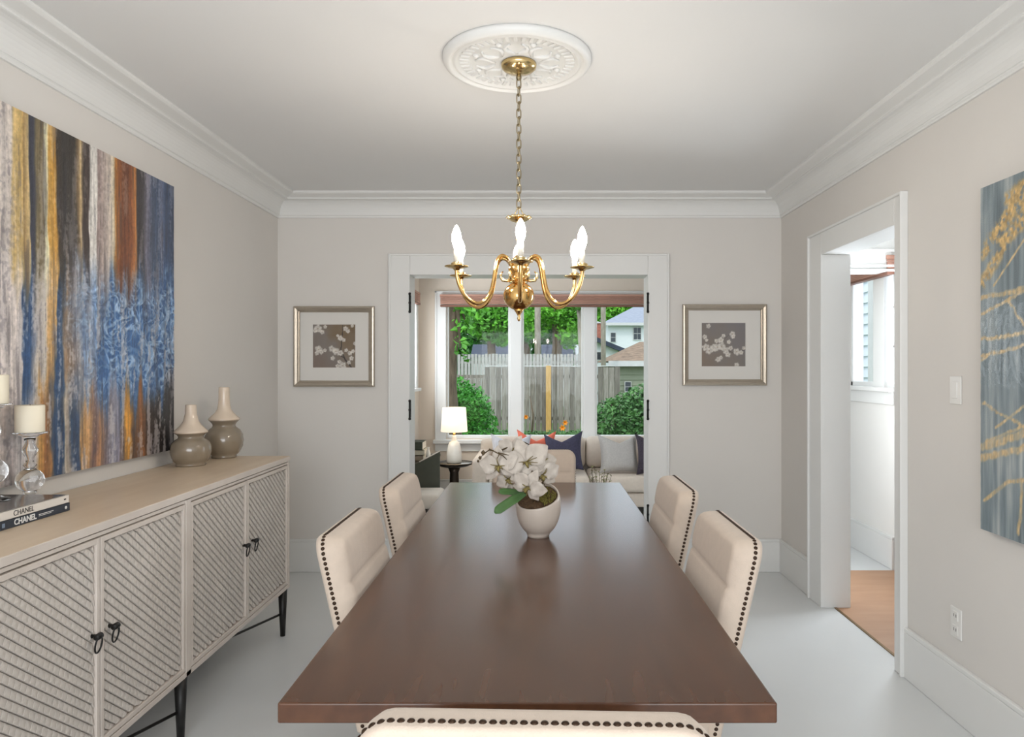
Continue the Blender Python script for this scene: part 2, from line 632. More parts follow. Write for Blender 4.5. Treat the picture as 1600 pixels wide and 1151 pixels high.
# sunroom right wall with window
RY0, RY1, RZ0, RZ1 = 5.00, 5.72, 1.265, 2.14
w = MB()
w.box(XS1, XS1 + .12, 4.975, RY0 - .03, -.3, ZS)
w.box(XS1, XS1 + .12, RY1, YS, -.3, ZS)
w.box(XS1, XS1 + .12, RY0 - .03, RY1, -.3, RZ0)
w.box(XS1, XS1 + .12, RY0 - .03, RY1, RZ1, ZS)
struct(w.build('wall_sunroom_right', M_wall_hall))
w2 = sroot('window_2', (XS1, 5.36, RZ0))
m = MB()
m.box(XS1 + .0, XS1 + .08, 5.135, 5.30, RZ0, RZ1)        # mullion
m.box(XS1 + .02, XS1 + .08, RY0 - .03, RY0 + .02, RZ0, RZ1)
m.box(XS1 + .02, XS1 + .08, RY1 - .035, RY1, RZ0, RZ1)
m.box(XS1 + .02, XS1 + .08, RY0, RY1, RZ0, RZ0 + .035)
m.box(XS1 + .02, XS1 + .08, RY0, RY1, RZ1 - .04, RZ1)
m.build('window_frame', M_trim, w2, .004)
m = MB()
m.box(XS1 - .045, XS1 + .02, RY0 - .02, RY1 + .07, RZ0 - .03, RZ0 + .002)
m.box(XS1 - .018, XS1, RY0 - .02, RY1 + .04, RZ0 - .12, RZ0 - .03)
m.build('window_sill', M_trim, w2, .004)
MB().box(XS1 - .02, XS1, RY1, RY1 + .10, RZ0, 2.20).build('casing', M_trim, w2, .003)
MB().box(XS1 + .05, XS1 + .054, RY0, 5.14, RZ0 + .03, RZ1 - .03).build('pane', M_glass, w2)
MB().box(XS1 + .05, XS1 + .054, 5.29, RY1 - .03, RZ0 + .03, RZ1 - .03).build('pane', M_glass, w2)
m = MB()
for z in (1.55, 1.83):
    m.box(XS1 + .04, XS1 + .06, RY0, 5.14, z, z + .012)
m.box(XS1 + .04, XS1 + .06, 5.062, 5.074, RZ0, RZ1)
m.build('muntin', M_trim, w2)
bl = thing('window_blind', 'raised pink wooden blind on the hall side window', 'blind', (XS1 - .04, 5.36, 2.05))
m = MB()
for k in range(7):
    m.box(XS1 - .062, XS1 - .015, RY0 - .05, RY1 + .0, 2.068 + k * .0125, 2.068 + k * .0125 + .009)
m.build('slat_stack', M_blind, bl)
MB().box(XS1 - .066, XS1 - .012, RY0 - .05, RY1 + .0, 2.05, 2.068).build('bottom_rail', M_blind_d, bl, .003)
MB().box(XS1 - .066, XS1 - .005, RY0 - .05, RY1 + .0, 2.156, 2.185).build('head_rail', M_blind, bl, .003)

# sunroom left wall with window
w = MB()
w.box(XS0 - .12, XS0, YB + BT, 5.7, -.3, ZS)
w.box(XS0 - .12, XS0, 7.33, YS, -.3, ZS)
w.box(XS0 - .12, XS0, 5.7, 7.33, -.3, 1.2)
w.box(XS0 - .12, XS0, 5.7, 7.33, 2.1, ZS)
struct(w.build('wall_sunroom_left', M_wall_sun))
w5 = sroot('window_5', (XS0, 6.5, 1.2))
m = MB()
m.box(XS0, XS0 + .018, 7.33, 7.43, 1.17, 2.2)
m.box(XS0, XS0 + .018, 5.6, 7.43, 2.1, 2.2)
m.build('casing', M_trim, w5, .003)
MB().box(XS0 - .02, XS0 + .05, 5.6, 7.45, 1.17, 1.2).build('window_sill', M_trim, w5, .003)
m = MB()
for y in (5.7, 6.48, 7.27):
    m.box(XS0 - .09, XS0 - .03, y, y + .06, 1.2, 2.1)
m.box(XS0 - .09, XS0 - .03, 5.7, 7.33, 1.2, 1.26)
m.box(XS0 - .09, XS0 - .03, 5.7, 7.33, 2.04, 2.1)
m.build('window_frame', M_trim, w5, .003)
MB().box(XS0 - .06, XS0 - .056, 5.75, 7.3, 1.25, 2.05).build('pane', M_glass, w5)
bl = thing('window_blind', 'raised pink blind on the left sunroom wall, only its end showing', 'blind', (XS0 + .04, 6.5, 2.05))
m = MB()
for k in range(6):
    m.box(XS0 + .02, XS0 + .045, 5.68, 7.40, 2.075 + k * .013, 2.075 + k * .013 + .009)
m.build('slat_stack', M_blind, bl)
MB().box(XS0 + .018, XS0 + .048, 5.68, 7.40, 2.055, 2.075).build('bottom_rail', M_blind_d, bl, .003)
MB().box(XS0 + .018, XS0 + .048, 5.68, 7.40, 2.155, 2.18).build('head_rail', M_blind, bl, .003)

# sunroom far wall with the wide window
WX0, WX1, WZ0, WZ1 = -0.984, 1.276, 0.655, 2.13
w = MB()
w.box(XS0 - .12, WX0, YS, YS + .15, -.3, ZS)
w.box(WX1, XS1 + .12, YS, YS + .15, -.3, ZS)
w.box(WX0, WX1, YS, YS + .15, -.3, WZ0)
w.box(WX0, WX1, YS, YS + .15, WZ1, ZS)
struct(w.build('wall_sunroom_far', M_wall_sun))
w1 = sroot('window_1', (.15, YS, WZ0))
m = MB()
m.box(WX0 - .115, WX0, YS - .02, YS, WZ0 - .02, 2.22)
m.box(WX1, WX1 + .115, YS - .02, YS, WZ0 - .02, 2.22)
m.box(WX0, WX1, YS - .02, YS, WZ1 - .0, 2.22)
m.box(WX0 - .115, WX0 - .095, YS - .028, YS - .02, WZ0 - .02, 2.22)
m.box(WX0 - .115, WX1 + .115, YS - .028, YS - .02, 2.2, 2.22)
m.build('casing', M_trim, w1, .003)
m = MB()
m.box(WX0 - .13, WX1 + .13, YS - .07, YS + .06, WZ0 - .045, WZ0 - .008)
m.box(WX0 - .115, WX1 + .115, YS - .02, YS, WZ0 - .13, WZ0 - .045)
m.build('window_sill', M_trim, w1, .004)
MUL = [(-0.305, -0.183), (0.475, 0.597)]
for a, b in MUL:
    MB().box(a, b, YS + .0, YS + .09, WZ0, WZ1).build('mullion', M_trim, w1, .006)
edges = [WX0, MUL[0][0], MUL[0][1], MUL[1][0], MUL[1][1], WX1]
for a, b in ((edges[0], edges[1]), (edges[2], edges[3]), (edges[4], edges[5])):
    m = MB()
    t = .022
    m.box(a, a + t, YS + .03, YS + .08, WZ0, WZ1)
    m.box(b - t, b, YS + .03, YS + .08, WZ0, WZ1)
    m.box(a + t, b - t, YS + .03, YS + .08, WZ0, WZ0 + .035)
    m.box(a + t, b - t, YS + .03, YS + .08, WZ1 - .05, WZ1)
    m.build('sash', M_trim, w1, .003)
    MB().box(a + t - .004, b - t + .004, YS + .053, YS + .058, WZ0 + .03, WZ1 - .045).build('pane', M_glass, w1)
bl = thing('window_blind', 'raised pink wooden blind along the top of the wide garden window', 'blind', (.15, YS - .05, 2.05))
bx0, bx1 = -1.035, 1.33
m = MB()
for k in range(6):
    m.box(bx0, bx1, YS - .075, YS - .03, 2.078 + k * .0125, 2.078 + k * .0125 + .009)
m.build('slat_stack', M_blind, bl)
MB().box(bx0, bx1, YS - .08, YS - .028, 2.047, 2.07).build('bottom_rail', M_blind_d, bl, .003)
MB().box(bx0 - .004, bx1 + .004, YS - .085, YS - .022, 2.153, 2.178).build('head_rail', M_blind, bl, .003)

# ---- crown moulding
CROWN = [(0, .152), (.010, .152), (.013, .146), (.013, .138), (.017, .134)]
for k in range(9):                                     # cove, hollow towards the corner
    a = (k / 8) * PI / 2
    CROWN.append((.094 - .074 * math.cos(a), .134 - .092 * math.sin(a)))
CROWN += [(.099, .040), (.099, .032), (.106, .029), (.138, .021), (.150, .018), (.156, .014), (.160, .010), (.160, 0), (0, 0)]


def crown(name, side):
    A, B = [], []
    for u, v in CROWN:
        z = ZC - v
        if side == 'left':
            A.append((XL + u, YR + u, z)); B.append((XL + u, YB - u, z))
        elif side == 'right':
            A.append((XR - u, YR + u, z)); B.append((XR - u, YB - u, z))
        elif side == 'back':
            A.append((XL + u, YB - u, z)); B.append((XR - u, YB - u, z))
        else:
            A.append((XL + u, YR + u, z)); B.append((XR - u, YR + u, z))
    struct(MB().prism(A, B).build(name, M_trim))


for i, s_ in enumerate(('left', 'back', 'right', 'rear')):
    crown('trim_%d' % (i + 1), s_)

# ---- baseboards
BH = .228


def base(name, pts):
    m = MB()
    for (x0, x1, y0, y1) in pts:
        m.box(x0, x1, y0, y1, 0, BH - .02)
        cx, cy = (x1 - x0) < .05, (y1 - y0) < .05
        m.box(x0 + (.0 if not cx else .0), x1 - (.007 if cx and x0 < 0 else 0), y0, y1, BH - .02, BH)
    struct(m.build(name, M_trim, None, .004))


base('baseboard_left', [(XL, XL + .02, YR, YB)])
base('baseboard_back', [(XL + .02, OX0 - .145, YB - .02, YB), (OX1 + .145, XR, YB - .02, YB)])
base('baseboard_right', [(XR - .02, XR, YR, HY0 - .078), (XR - .02, XR, HY1 + .185, YB - .02)])
base('baseboard_sunroom', [(XS1 - .018, XS1, 4.98, YS), (XS0, XS0 + .018, YB + BT, YS), (XS0 + .018, XS1 - .018, YS - .018, YS)])

# ---- casing of the wide opening, with the bare hinges of the removed doors
tr = sroot('trim_5', (-.07, YB, 0))
m = MB()
ft = YB - .022
m.box(OX0 - .138, OX0 + .0, ft, YB + .0, 0, OZ + .138)
m.box(OX1, OX1 + .138, ft, YB, 0, OZ + .138)
m.box(OX0, OX1, ft, YB, OZ, OZ + .138)
m.build('casing', M_trim, tr, .004)
m = MB()
m.box(OX0 - .146, OX0 - .130, YB - .032, YB, 0, OZ + .146)
m.box(OX1 + .130, OX1 + .146, YB - .032, YB, 0, OZ + .146)
m.box(OX0 - .130, OX1 + .130, YB - .032, YB, OZ + .130, OZ + .146)
m.build('back_band', M_trim, tr, .004)
m = MB()
m.box(OX0 - .02, OX0, YB - .004, YB + BT + .004, 0, OZ)
m.box(OX1, OX1 + .02, YB - .004, YB + BT + .004, 0, OZ)
m.box(OX0 - .02, OX1 + .02, YB - .004, YB + BT + .004, OZ, OZ + .02)
m.build('jamb', M_trim, tr, .002)
m = MB()
m.box(OX0 - .12, OX0, YB + BT, YB + BT + .02, 0, OZ + .12)
m.box(OX1, OX1 + .12, YB + BT, YB + BT + .02, 0, OZ + .12)
m.box(OX0, OX1, YB + BT, YB + BT + .02, OZ, OZ + .12)
m.build('casing', M_trim, tr, .003)
for sx, xx in ((1, OX0), (-1, OX1)):
    for yy in (473, 640, 803):
        zc = 1.4 - (yy - CY) * 4.93 / F_PX
        m = MB()
        x_ = xx + sx * .002
        m.tube([(x_, YB - .030, zc - .062), (x_, YB - .030, zc + .062)], .0065, 8)
        for k in (-.062, 0, .062):
            m.lathe([(.0, -.010), (.009, -.006), (.009, .006), (.0, .010)], x_, YB - .030, 8, True, zc + k)
        m.box(min(xx, xx + sx * .003), max(xx, xx + sx * .003), YB - .03, YB + .02, zc - .055, zc + .055)
        m.build('hinge', M_black, tr)

# ---- casing of the hall opening
tr = sroot('trim_6', (XR, 3.75, 0))
CW0, CW1 = .070, .175
m = MB()
m.box(XR - .024, XR, HY0 - CW0, HY0, 0, HZ + .128)
m.box(XR - .024, XR, HY1, HY1 + CW1, 0, HZ + .128)
m.box(XR - .024, XR, HY0, HY1, HZ, HZ + .128)
m.build('casing', M_trim, tr, .004)
m = MB()
m.box(XR - .036, XR, HY0 - CW0 - .012, HY0 - CW0 + .002, 0, HZ + .14)
m.box(XR - .036, XR, HY1 + CW1 - .002, HY1 + CW1 + .014, 0, HZ + .14)
m.box(XR - .036, XR, HY0 - CW0, HY1 + CW1, HZ + .126, HZ + .14)
m.build('back_band', M_trim, tr, .004)
m = MB()
m.box(XR - .004, XH + .004, HY0 - .02, HY0, 0, HZ)
m.box(XR - .004, XH + .004, HY1, HY1 + .02, 0, HZ)
m.box(XR - .004, XH + .004, HY0 - .02, HY1 + .02, HZ, HZ + .02)
m.build('jamb', M_trim, tr, .002)
m = MB()
m.box(XH, XH + .02, HY0 - .12, HY0, 0, HZ + .12)
m.box(XH, XH + .02, HY1, HY1 + .12, 0, HZ + .12)
m.box(XH, XH + .02, HY0, HY1, HZ, HZ + .12)
m.build('casing', M_trim, tr, .003)

# ================================================================== CEILING MEDALLION AND CHANDELIER
MX, MY = -0.083, 2.75
md = thing('ceiling_medallion', 'round white plaster ceiling medallion above the brass chandelier', 'medallion', (MX, MY, ZC - .03))
MB().lathe([(0, ZC), (.284, ZC), (.284, ZC - .012), (.280, ZC - .022), (.270, ZC - .030), (.262, ZC - .032), (.256, ZC - .028), (.252, ZC - .020),
            (.246, ZC - .020), (.240, ZC - .026), (.232, ZC - .026), (.226, ZC - .016), (.12, ZC - .014), (.10, ZC - .018), (.0, ZC - .020)],
           MX, MY, 96).build('rim', M_trim, md)
m = MB()
for k in range(44):                                   # ring of flutes
    a = 2 * PI * k / 44
    d = Vector((math.cos(a), math.sin(a), 0)); t = Vector((-d.y, d.x, 0))
    c = Vector((MX, MY, ZC - .0165)) + d * .203
    m.obox(c, d * .018, t * .0075, (0, 0, .004))
m.build('flute_ring', M_trim, md, .003)
m = MB()
for k in range(8):                                    # leaf scrolls around the rose
    a0 = 2 * PI * k / 8
    for sgn in (-1, 1):
        pts, rr = [], []
        for j in range(9):
            u = j / 8
            r_ = .085 + .075 * u
            a = a0 + sgn * (.06 + .26 * math.sin(u * PI * .9))
            pts.append((MX + r_ * math.cos(a), MY + r_ * math.sin(a), ZC - .017))
            rr.append(.004 + .006 * math.sin(PI * min(1, u + .12)))
        m.tube(pts, rr, 6)
    a = a0 + PI / 8
    m.lathe([(.0, -.026), (.010, -.022), (.014, -.014)], MX + .165 * math.cos(a), MY + .165 * math.sin(a), 8, True, ZC)
m.build('leaf_scrolls', M_trim, md)

HX, HY_ = -0.077, 2.75
ch = thing('chandelier', 'polished brass six-arm chandelier with lit candle bulbs hanging over the table', 'chandelier', (HX, HY_, 1.60))
MB().lathe([(.0, 2.526), (.010, 2.527), (.014, 2.530), (.030, 2.534), (.055, 2.542), (.066, 2.552), (.068, 2.560), (.068, 2.568), (.0, 2.568)],
           HX, HY_, 32).build('canopy', M_brass_pale, ch)
m = MB()
m.lathe([(.0, 2.504), (.009, 2.506), (.011, 2.515), (.009, 2.527), (.0, 2.529)], HX, HY_, 12)
m.build('canopy_loop', M_chain, ch)
# chain links
zt, zb = 2.506, 2.016
NL = 17
L = (zt - zb) / NL
lm = MB()
pts = []
hl, hw, rw = L * .5 + .004, .0085, .0024
for k in range(16):
    a = 2 * PI * k / 16
    x_ = hw * math.cos(a)
    z_ = (hl - hw) * (1 if math.sin(a) > 0 else -1) + hw * math.sin(a) if abs(math.sin(a)) > 1e-6 else 0
    pts.append((x_, 0, z_))
lm.tube(pts, rw, 6, True)
lme = lm.mesh('chain_link')
lme.materials.append(M_chain)
for k in range(NL):
    q = Matrix.Rotation((k % 2) * PI / 2 + .4, 4, 'Z').to_quaternion()
    inst('chain_link', lme, ch, (0, 0, zb + (k + .5) * L - 1.60), q)
m = MB()                                              # three struts from the chain down to the ring
for k in range(3):
    a = 2 * PI * k / 3 + .5
    m.tube([(HX + .003 * math.cos(a), HY_ + .003 * math.sin(a), 2.02), (HX + .018 * math.cos(a), HY_ + .018 * math.sin(a), 1.995),
            (HX + .022 * math.cos(a), HY_ + .022 * math.sin(a), 1.978)], .002, 6)
m.build('hanger', M_brass_pale, ch)
m = MB()
m.lathe([(.0, 1.958), (.012, 1.960), (.030, 1.966), (.040, 1.973), (.047, 1.978), (.045, 1.981), (.030, 1.977), (.012, 1.979), (.0, 1.984)], HX, HY_, 28)
for k in range(12):
    a = 2 * PI * k / 12
    m.lathe([(.0, -.006), (.006, 0), (.0, .006)], HX + .045 * math.cos(a), HY_ + .045 * math.sin(a), 8, True, 1.979)
m.build('top_crown', M_brass_pale, ch)
MB().lathe([(.006, 1.835), (.007, 1.88), (.012, 1.90), (.007, 1.92), (.006, 1.962)], HX, HY_, 16).build('stem', M_brass_pale, ch)
MB().lathe([(.0, 1.732), (.022, 1.732), (.030, 1.738), (.034, 1.748), (.026, 1.758), (.036, 1.768), (.041, 1.780), (.036, 1.795), (.024, 1.806),
            (.028, 1.815), (.020, 1.826), (.010, 1.836), (.0, 1.838)], HX, HY_, 32).build('hub', M_brass, ch)
ball = [(.0, 1.622)]
for k in range(1, 18):
    a = -PI / 2 + PI * k / 18
    ball.append((.060 * math.cos(a), 1.678 + .055 * math.sin(a)))
ball += [(.026, 1.728), (.024, 1.734), (.0, 1.734)]
MB().lathe(ball, HX, HY_, 40).build('ball', M_brass, ch)
MB().lathe([(.0, 1.580), (.004, 1.583), (.007, 1.592), (.004, 1.600), (.009, 1.610), (.014, 1.618), (.020, 1.626), (.0, 1.628)], HX, HY_, 20).build('finial', M_brass, ch)
M_bulb = emit_mat('lit_bulb', (1.0, 0.89, 0.76, 1), 135)
RA, PZ = .265, 1.767
for k in range(6):
    a = -PI / 2 + k * PI / 3 + math.radians(3)
    d = Vector((math.cos(a), math.sin(a), 0))

    def P(r, z):
        return Vector((HX, HY_, 0)) + d * r + Vector((0, 0, z))
    ctrl = [(.030, 1.785), (.040, 1.806), (.055, 1.822), (.075, 1.826), (.092, 1.812), (.102, 1.780), (.110, 1.735), (.122, 1.690), (.145, 1.655),
            (.175, 1.641), (.205, 1.648), (.232, 1.668), (.252, 1.700), (.263, 1.735), (RA, 1.762)]
    # smooth the path
    pts = []
    for i in range(len(ctrl) - 1):
        p0 = ctrl[max(i - 1, 0)]; p1 = ctrl[i]; p2 = ctrl[i + 1]; p3 = ctrl[min(i + 2, len(ctrl) - 1)]
        for j in range(3):
            t = j / 3
            r_ = .5 * ((2 * p1[0]) + (-p0[0] + p2[0]) * t + (2 * p0[0] - 5 * p1[0] + 4 * p2[0] - p3[0]) * t * t + (-p0[0] + 3 * p1[0] - 3 * p2[0] + p3[0]) * t ** 3)
            z_ = .5 * ((2 * p1[1]) + (-p0[1] + p2[1]) * t + (2 * p0[1] - 5 * p1[1] + 4 * p2[1] - p3[1]) * t * t + (-p0[1] + 3 * p1[1] - 3 * p2[1] + p3[1]) * t ** 3)
            pts.append(P(r_, z_))
    pts.append(P(*ctrl[-1]))
    ar = MB().tube(pts, .0072, 10).build('arm', M_brass, ch)
    c = P(RA, 0)
    MB().lathe([(.0, PZ - .012), (.010, PZ - .010), (.014, PZ - .004), (.030, PZ - .001), (.044, PZ + .003), (.044, PZ + .005), (.026, PZ + .003), (.014, PZ + .004),
                (.021, PZ + .009), (.020, PZ + .016), (.013, PZ + .020), (.0, PZ + .021)], c.x, c.y, 24).build('drip_pan', M_brass_pale, ar)
    MB().lathe([(.0, PZ + .018), (.0105, PZ + .018), (.0105, PZ + .068), (.0, PZ + .068)], c.x, c.y, 16).build('candle_sleeve', M_sleeve, ar)
    MB().lathe([(.0075, PZ + .066), (.010, PZ + .074), (.0155, PZ + .090), (.0175, PZ + .106), (.0155, PZ + .124), (.010, PZ + .140), (.005, PZ + .150), (.0, PZ + .155)],
               c.x, c.y, 16).build('bulb', M_bulb, ar)
    # small leaf scroll between the arms
    a2 = a + PI / 6
    d2 = Vector((math.cos(a2), math.sin(a2), 0))
    o2 = Vector((HX, HY_, 0))
    sp = [(.028, 1.742), (.045, 1.736), (.062, 1.738), (.070, 1.750), (.068, 1.764), (.060, 1.772)]
    MB().tube([o2 + d2 * r_ + Vector((0, 0, z_)) for r_, z_ in sp], [.007, .006, .0065, .005, .004, .002], 8).build('scroll', M_brass_pale, ch)

# ================================================================== DINING TABLE
TXc, TY0, TY1, TZ = -0.022, 1.372, 4.030, .760
THW = .479
tb = thing('dining_table', 'long dark walnut dining table with a thick plain top', 'table', (TXc, 2.7, 0))
MB().box(TXc - THW, TXc + THW, TY0, TY1, TZ - .040, TZ).build('tabletop', M_walnut, tb, .004, 3)
for yy in (1.78, 3.50):
    MB().box(TXc - .055, TXc + .055, yy - .05, yy + .05, .08, TZ - .10).build('pedestal', M_walnut, tb, .006)
    MB().box(TXc - .32, TXc + .32, yy - .05, yy + .05, 0, .08).build('foot', M_walnut, tb, .01)
    MB().box(TXc - .38, TXc + .38, yy - .05, yy + .05, TZ - .10, TZ - .04).build('cleat', M_walnut, tb, .006)
MB().box(TXc - .025, TXc + .025, 1.83, 3.45, .20, .29).build('stretcher', M_walnut, tb, .005)

# ================================================================== CHAIRS
CW, CTOP, CBOT, CR = .245, .924, .375, .052
TANR = .22


def half_w(z):
    if z > CTOP - CR:
        q = z - (CTOP - CR)
        return CW - CR + math.sqrt(max(CR * CR - q * q, 0))
    return CW - .012 * max(0, (CTOP - CR - z)) / .5


def chair_proto():
    root = thing('dining_chair', None, 'chair', (0, 0, 0), 0, None, True)
    yr0 = .25

    def yrear(z):
        return yr0 + (z - CBOT) * TANR
    # backrest: rear shell and quilted front, one continuous skin
    zs = [CBOT + (CTOP - CR - CBOT) * i / 60 for i in range(61)]
    zs += [CTOP - CR + CR * math.sin(PI / 2 * i / 9) for i in range(1, 9)] + [CTOP - CR * .004]
    NU = 26
    us = [math.sin(PI / 2 * (-1 + 2 * i / NU)) * .55 + (-1 + 2 * i / NU) * .45 for i in range(NU + 1)]
    V, Fc = [], []
    seams = (.545, .672, .800)
    for side in (0, 1):
        for z in zs:
            hw_ = half_w(z)
            for u in us:
                x = hw_ * u
                if side == 0:                          # front, puffed
                    e = hw_ - abs(x)
                    f = 1 - (1 - min(e / .024, 1)) ** 2
                    g = 1 - (1 - min((CTOP - z) / .018, 1)) ** 2
                    puff = .030 * math.sqrt(max(f, 0)) * math.sqrt(max(g, 0))
                    bulge = 0
                    lo = CBOT
                    sm = 0
                    for s_ in seams:
                        sm = max(sm, math.exp(-((z - s_) / .0048) ** 2))
                    puff -= .0055 * sm * min(1, f)
                    bnds = (CBOT,) + seams + (CTOP,)
                    for a, b in zip(bnds, bnds[1:]):
                        if a <= z <= b:
                            bulge = .0035 * math.sin(PI * (z - a) / (b - a))
                    puff += bulge * f * g
                    y = yrear(z) - .048 - puff
                else:
                    e = hw_ - abs(x)
                    f = 1 - (1 - min(e / .012, 1)) ** 2
                    g = 1 - (1 - min((CTOP - z) / .012, 1)) ** 2
                    y = yrear(z) - .012 + .012 * math.sqrt(max(f * g, 0))
                V.append((x, y, z))
    nz, nu = len(zs), NU + 1
    for side in (0, 1):
        o = side * nz * nu
        for i in range(nz - 1):
            for j in range(nu - 1):
                q = (o + i * nu + j, o + i * nu + j + 1, o + (i + 1) * nu + j + 1, o + (i + 1) * nu + j)
                Fc.append(q if side == 0 else q[::-1])
    o = nz * nu
    loop = [i * nu for i in range(nz)] + [(nz - 1) * nu + j for j in range(1, nu)] + [i * nu + nu - 1 for i in range(nz - 2, -1, -1)] + [j for j in range(nu - 2, 0, -1)]
    for a, b in zip(loop, loop[1:] + loop[:1]):
        Fc.append((a, b, o + b, o + a))
    back = MB().add(V, Fc, True).build('backrest', M_linen, root)
    # nail heads along sides and top
    nm = MB().lathe([(.0058, -.001), (.0055, .0012), (.0040, .0028), (.0018, .0036), (.0, .0038)], 0, 0, 10)
    nme = nm.mesh('nail_head')
    nme.materials.append(M_nail)
    path = []
    n = 600
    z0 = CBOT + .008
    zside = CTOP - CR
    seg1 = zside - z0
    seg2 = CR * PI / 2
    seg3 = 2 * (CW - CR)
    tot = 2 * seg1 + 2 * seg2 + seg3
    cnt = int(tot / .0138)

    def at_s(s_):
        if s_ < seg1:
            z = z0 + s_
            return -half_w(z), z, (-1, 0)
        s_ -= seg1
        if s_ < seg2:
            a = s_ / CR
            return -(CW - CR) - CR * math.cos(a), zside + CR * math.sin(a), (-math.cos(a), math.sin(a))
        s_ -= seg2
        if s_ < seg3:
            return -(CW - CR) + s_, CTOP, (0, 1)
        s_ -= seg3
        if s_ < seg2:
            a = s_ / CR
            return (CW - CR) + CR * math.sin(a), zside + CR * math.cos(a), (math.sin(a), math.cos(a))
        s_ -= seg2
        z = zside - s_
        return half_w(z), z, (1, 0)
    for k in range(cnt + 1):
        x, z, nn = at_s(tot * k / cnt * .9999)
        nv = Vector((nn[0], 0, nn[1]))
        inst('nail_head', nme, back, (x - nv.x * .0006, yrear(z) - .0215, z - nv.z * .0006), nv.to_track_quat('Z', 'Y'))
    # seat cushion: a crowned rounded box
    SW, SY0, SY1, SZ0, SZ1 = .245, -.165, .215, .360, .475
    V, Fc = [], []
    n1, n2 = 20, 16
    for side in (0, 1):
        for i in range(n1 + 1):
            for j in range(n2 + 1):
                u, v = -1 + 2 * i / n1, -1 + 2 * j / n2
                u_, v_ = math.copysign(abs(u) ** .7, u), math.copysign(abs(v) ** .7, v)
                x = SW * u_
                y = (SY0 + SY1) / 2 + (SY1 - SY0) / 2 * v_
                if side == 0:
                    h = (1 - abs(u_) ** 6) * (1 - abs(v_) ** 6)
                    z = SZ1 - .035 + .035 * h ** .5
                else:
                    z = SZ0
                V.append((x, y, z))
    for side in (0, 1):
        o = side * (n1 + 1) * (n2 + 1)
        for i in range(n1):
            for j in range(n2):
                q = (o + i * (n2 + 1) + j, o + (i + 1) * (n2 + 1) + j, o + (i + 1) * (n2 + 1) + j + 1, o + i * (n2 + 1) + j + 1)
                Fc.append(q if side == 0 else q[::-1])
    o = (n1 + 1) * (n2 + 1)
    loop = [i * (n2 + 1) for i in range(n1 + 1)] + [n1 * (n2 + 1) + j for j in range(1, n2 + 1)] + \
           [i * (n2 + 1) + n2 for i in range(n1 - 1, -1, -1)] + [j for j in range(n2 - 1, 0, -1)]
    for a, b in zip(loop, loop[1:] + loop[:1]):
        Fc.append((b, a, o + a, o + b))
    MB().add(V, Fc, True).build('seat', M_linen, root)
    for sx in (-1, 1):
        for yy, dy in ((-.13, 0), (.20, .06)):
            m = MB()
            a, b = .019, .013
            m.prism([(sx * .205 - b, yy + dy - b, 0), (sx * .205 + b, yy + dy - b, 0), (sx * .205 + b, yy + dy + b, 0), (sx * .205 - b, yy + dy + b, 0)],
                    [(sx * .205 - a, yy - a, .362), (sx * .205 + a, yy - a, .362), (sx * .205 + a, yy + a, .362), (sx * .205 - a, yy + a, .362)])
            m.build('leg', M_darkwood, root, .002)
    return root


proto = chair_proto()
GRP = 'cream upholstered chairs around the dining table'
CH = [
    (0.006, 1.312, PI - .035, 'cream nailhead dining chair seen from behind at the near end of the table'),
    (-0.262, 2.245, PI / 2, 'cream nailhead chair tucked in beside the sideboard, nearer of the left two'),
    (-0.272, 3.080, PI / 2, 'cream nailhead chair below the left framed print, farther of the left two'),
    (0.250, 2.200, -PI / 2, 'cream nailhead chair opposite the hall doorway, nearer of the right two'),
    (0.252, 2.995, -PI / 2, 'cream nailhead chair below the right framed print, farther of the right two'),
    (-0.030, 3.865, 0, 'cream dining chair at the far head of the table, facing the camera behind the orchid'),
]
for i, (x, y, a, lb) in enumerate(CH):
    o = proto if i == 0 else copy_tree(proto)
    o.location = (x, y, 0)
    o.rotation_euler = (0, 0, a)
    tag(o, lb, 'chair', GRP)

# ================================================================== SIDEBOARD
SX, SXB = -1.320, -1.795
SY0, SY1, SZ0, SZ1 = 1.625, 3.800, .243, .937
sb = thing('sideboard', 'long whitewashed sideboard with four relief-patterned doors and black legs', 'sideboard', (-1.55, 2.71, 0))
tp_ = MB().box(SXB, SX + .003, SY0, SY1, SZ1 - .026, SZ1 - .001).build('top', M_side, sb, .002)
MB().box(SXB + .001, SX - .001, SY0 + .004, SY1 - .004, SZ1 - .0012, SZ1).build('top_veneer', M_sidetop, tp_)
m = MB()
fx = SX - .030
m.box(SXB, fx, SY0 + .02, SY1 - .02, SZ0 + .012, SZ1 - .03)                 # box behind the doors
m.box(SXB, SX, SY1 - .022, SY1 - .002, SZ0, SZ1 - .03)
m.box(SXB, SX, SY0 + .002, SY0 + .022, SZ0, SZ1 - .03)
m.box(fx, SX, 2.684, 2.722, SZ0, SZ1 - .03)
m.box(SXB, SX, SY0 + .022, SY1 - .022, SZ0, SZ0 + .020)
m.box(fx, SX - .004, SY0 + .022, SY1 - .022, SZ1 - .042, SZ1 - .03)
m.build('carcass', M_side, sb, .002)
ALPHA = math.radians(38)
e1 = (math.cos(ALPHA), -math.sin(ALPHA))
e2 = (math.sin(ALPHA), math.cos(ALPHA))
P1, P2 = .0262, .0240


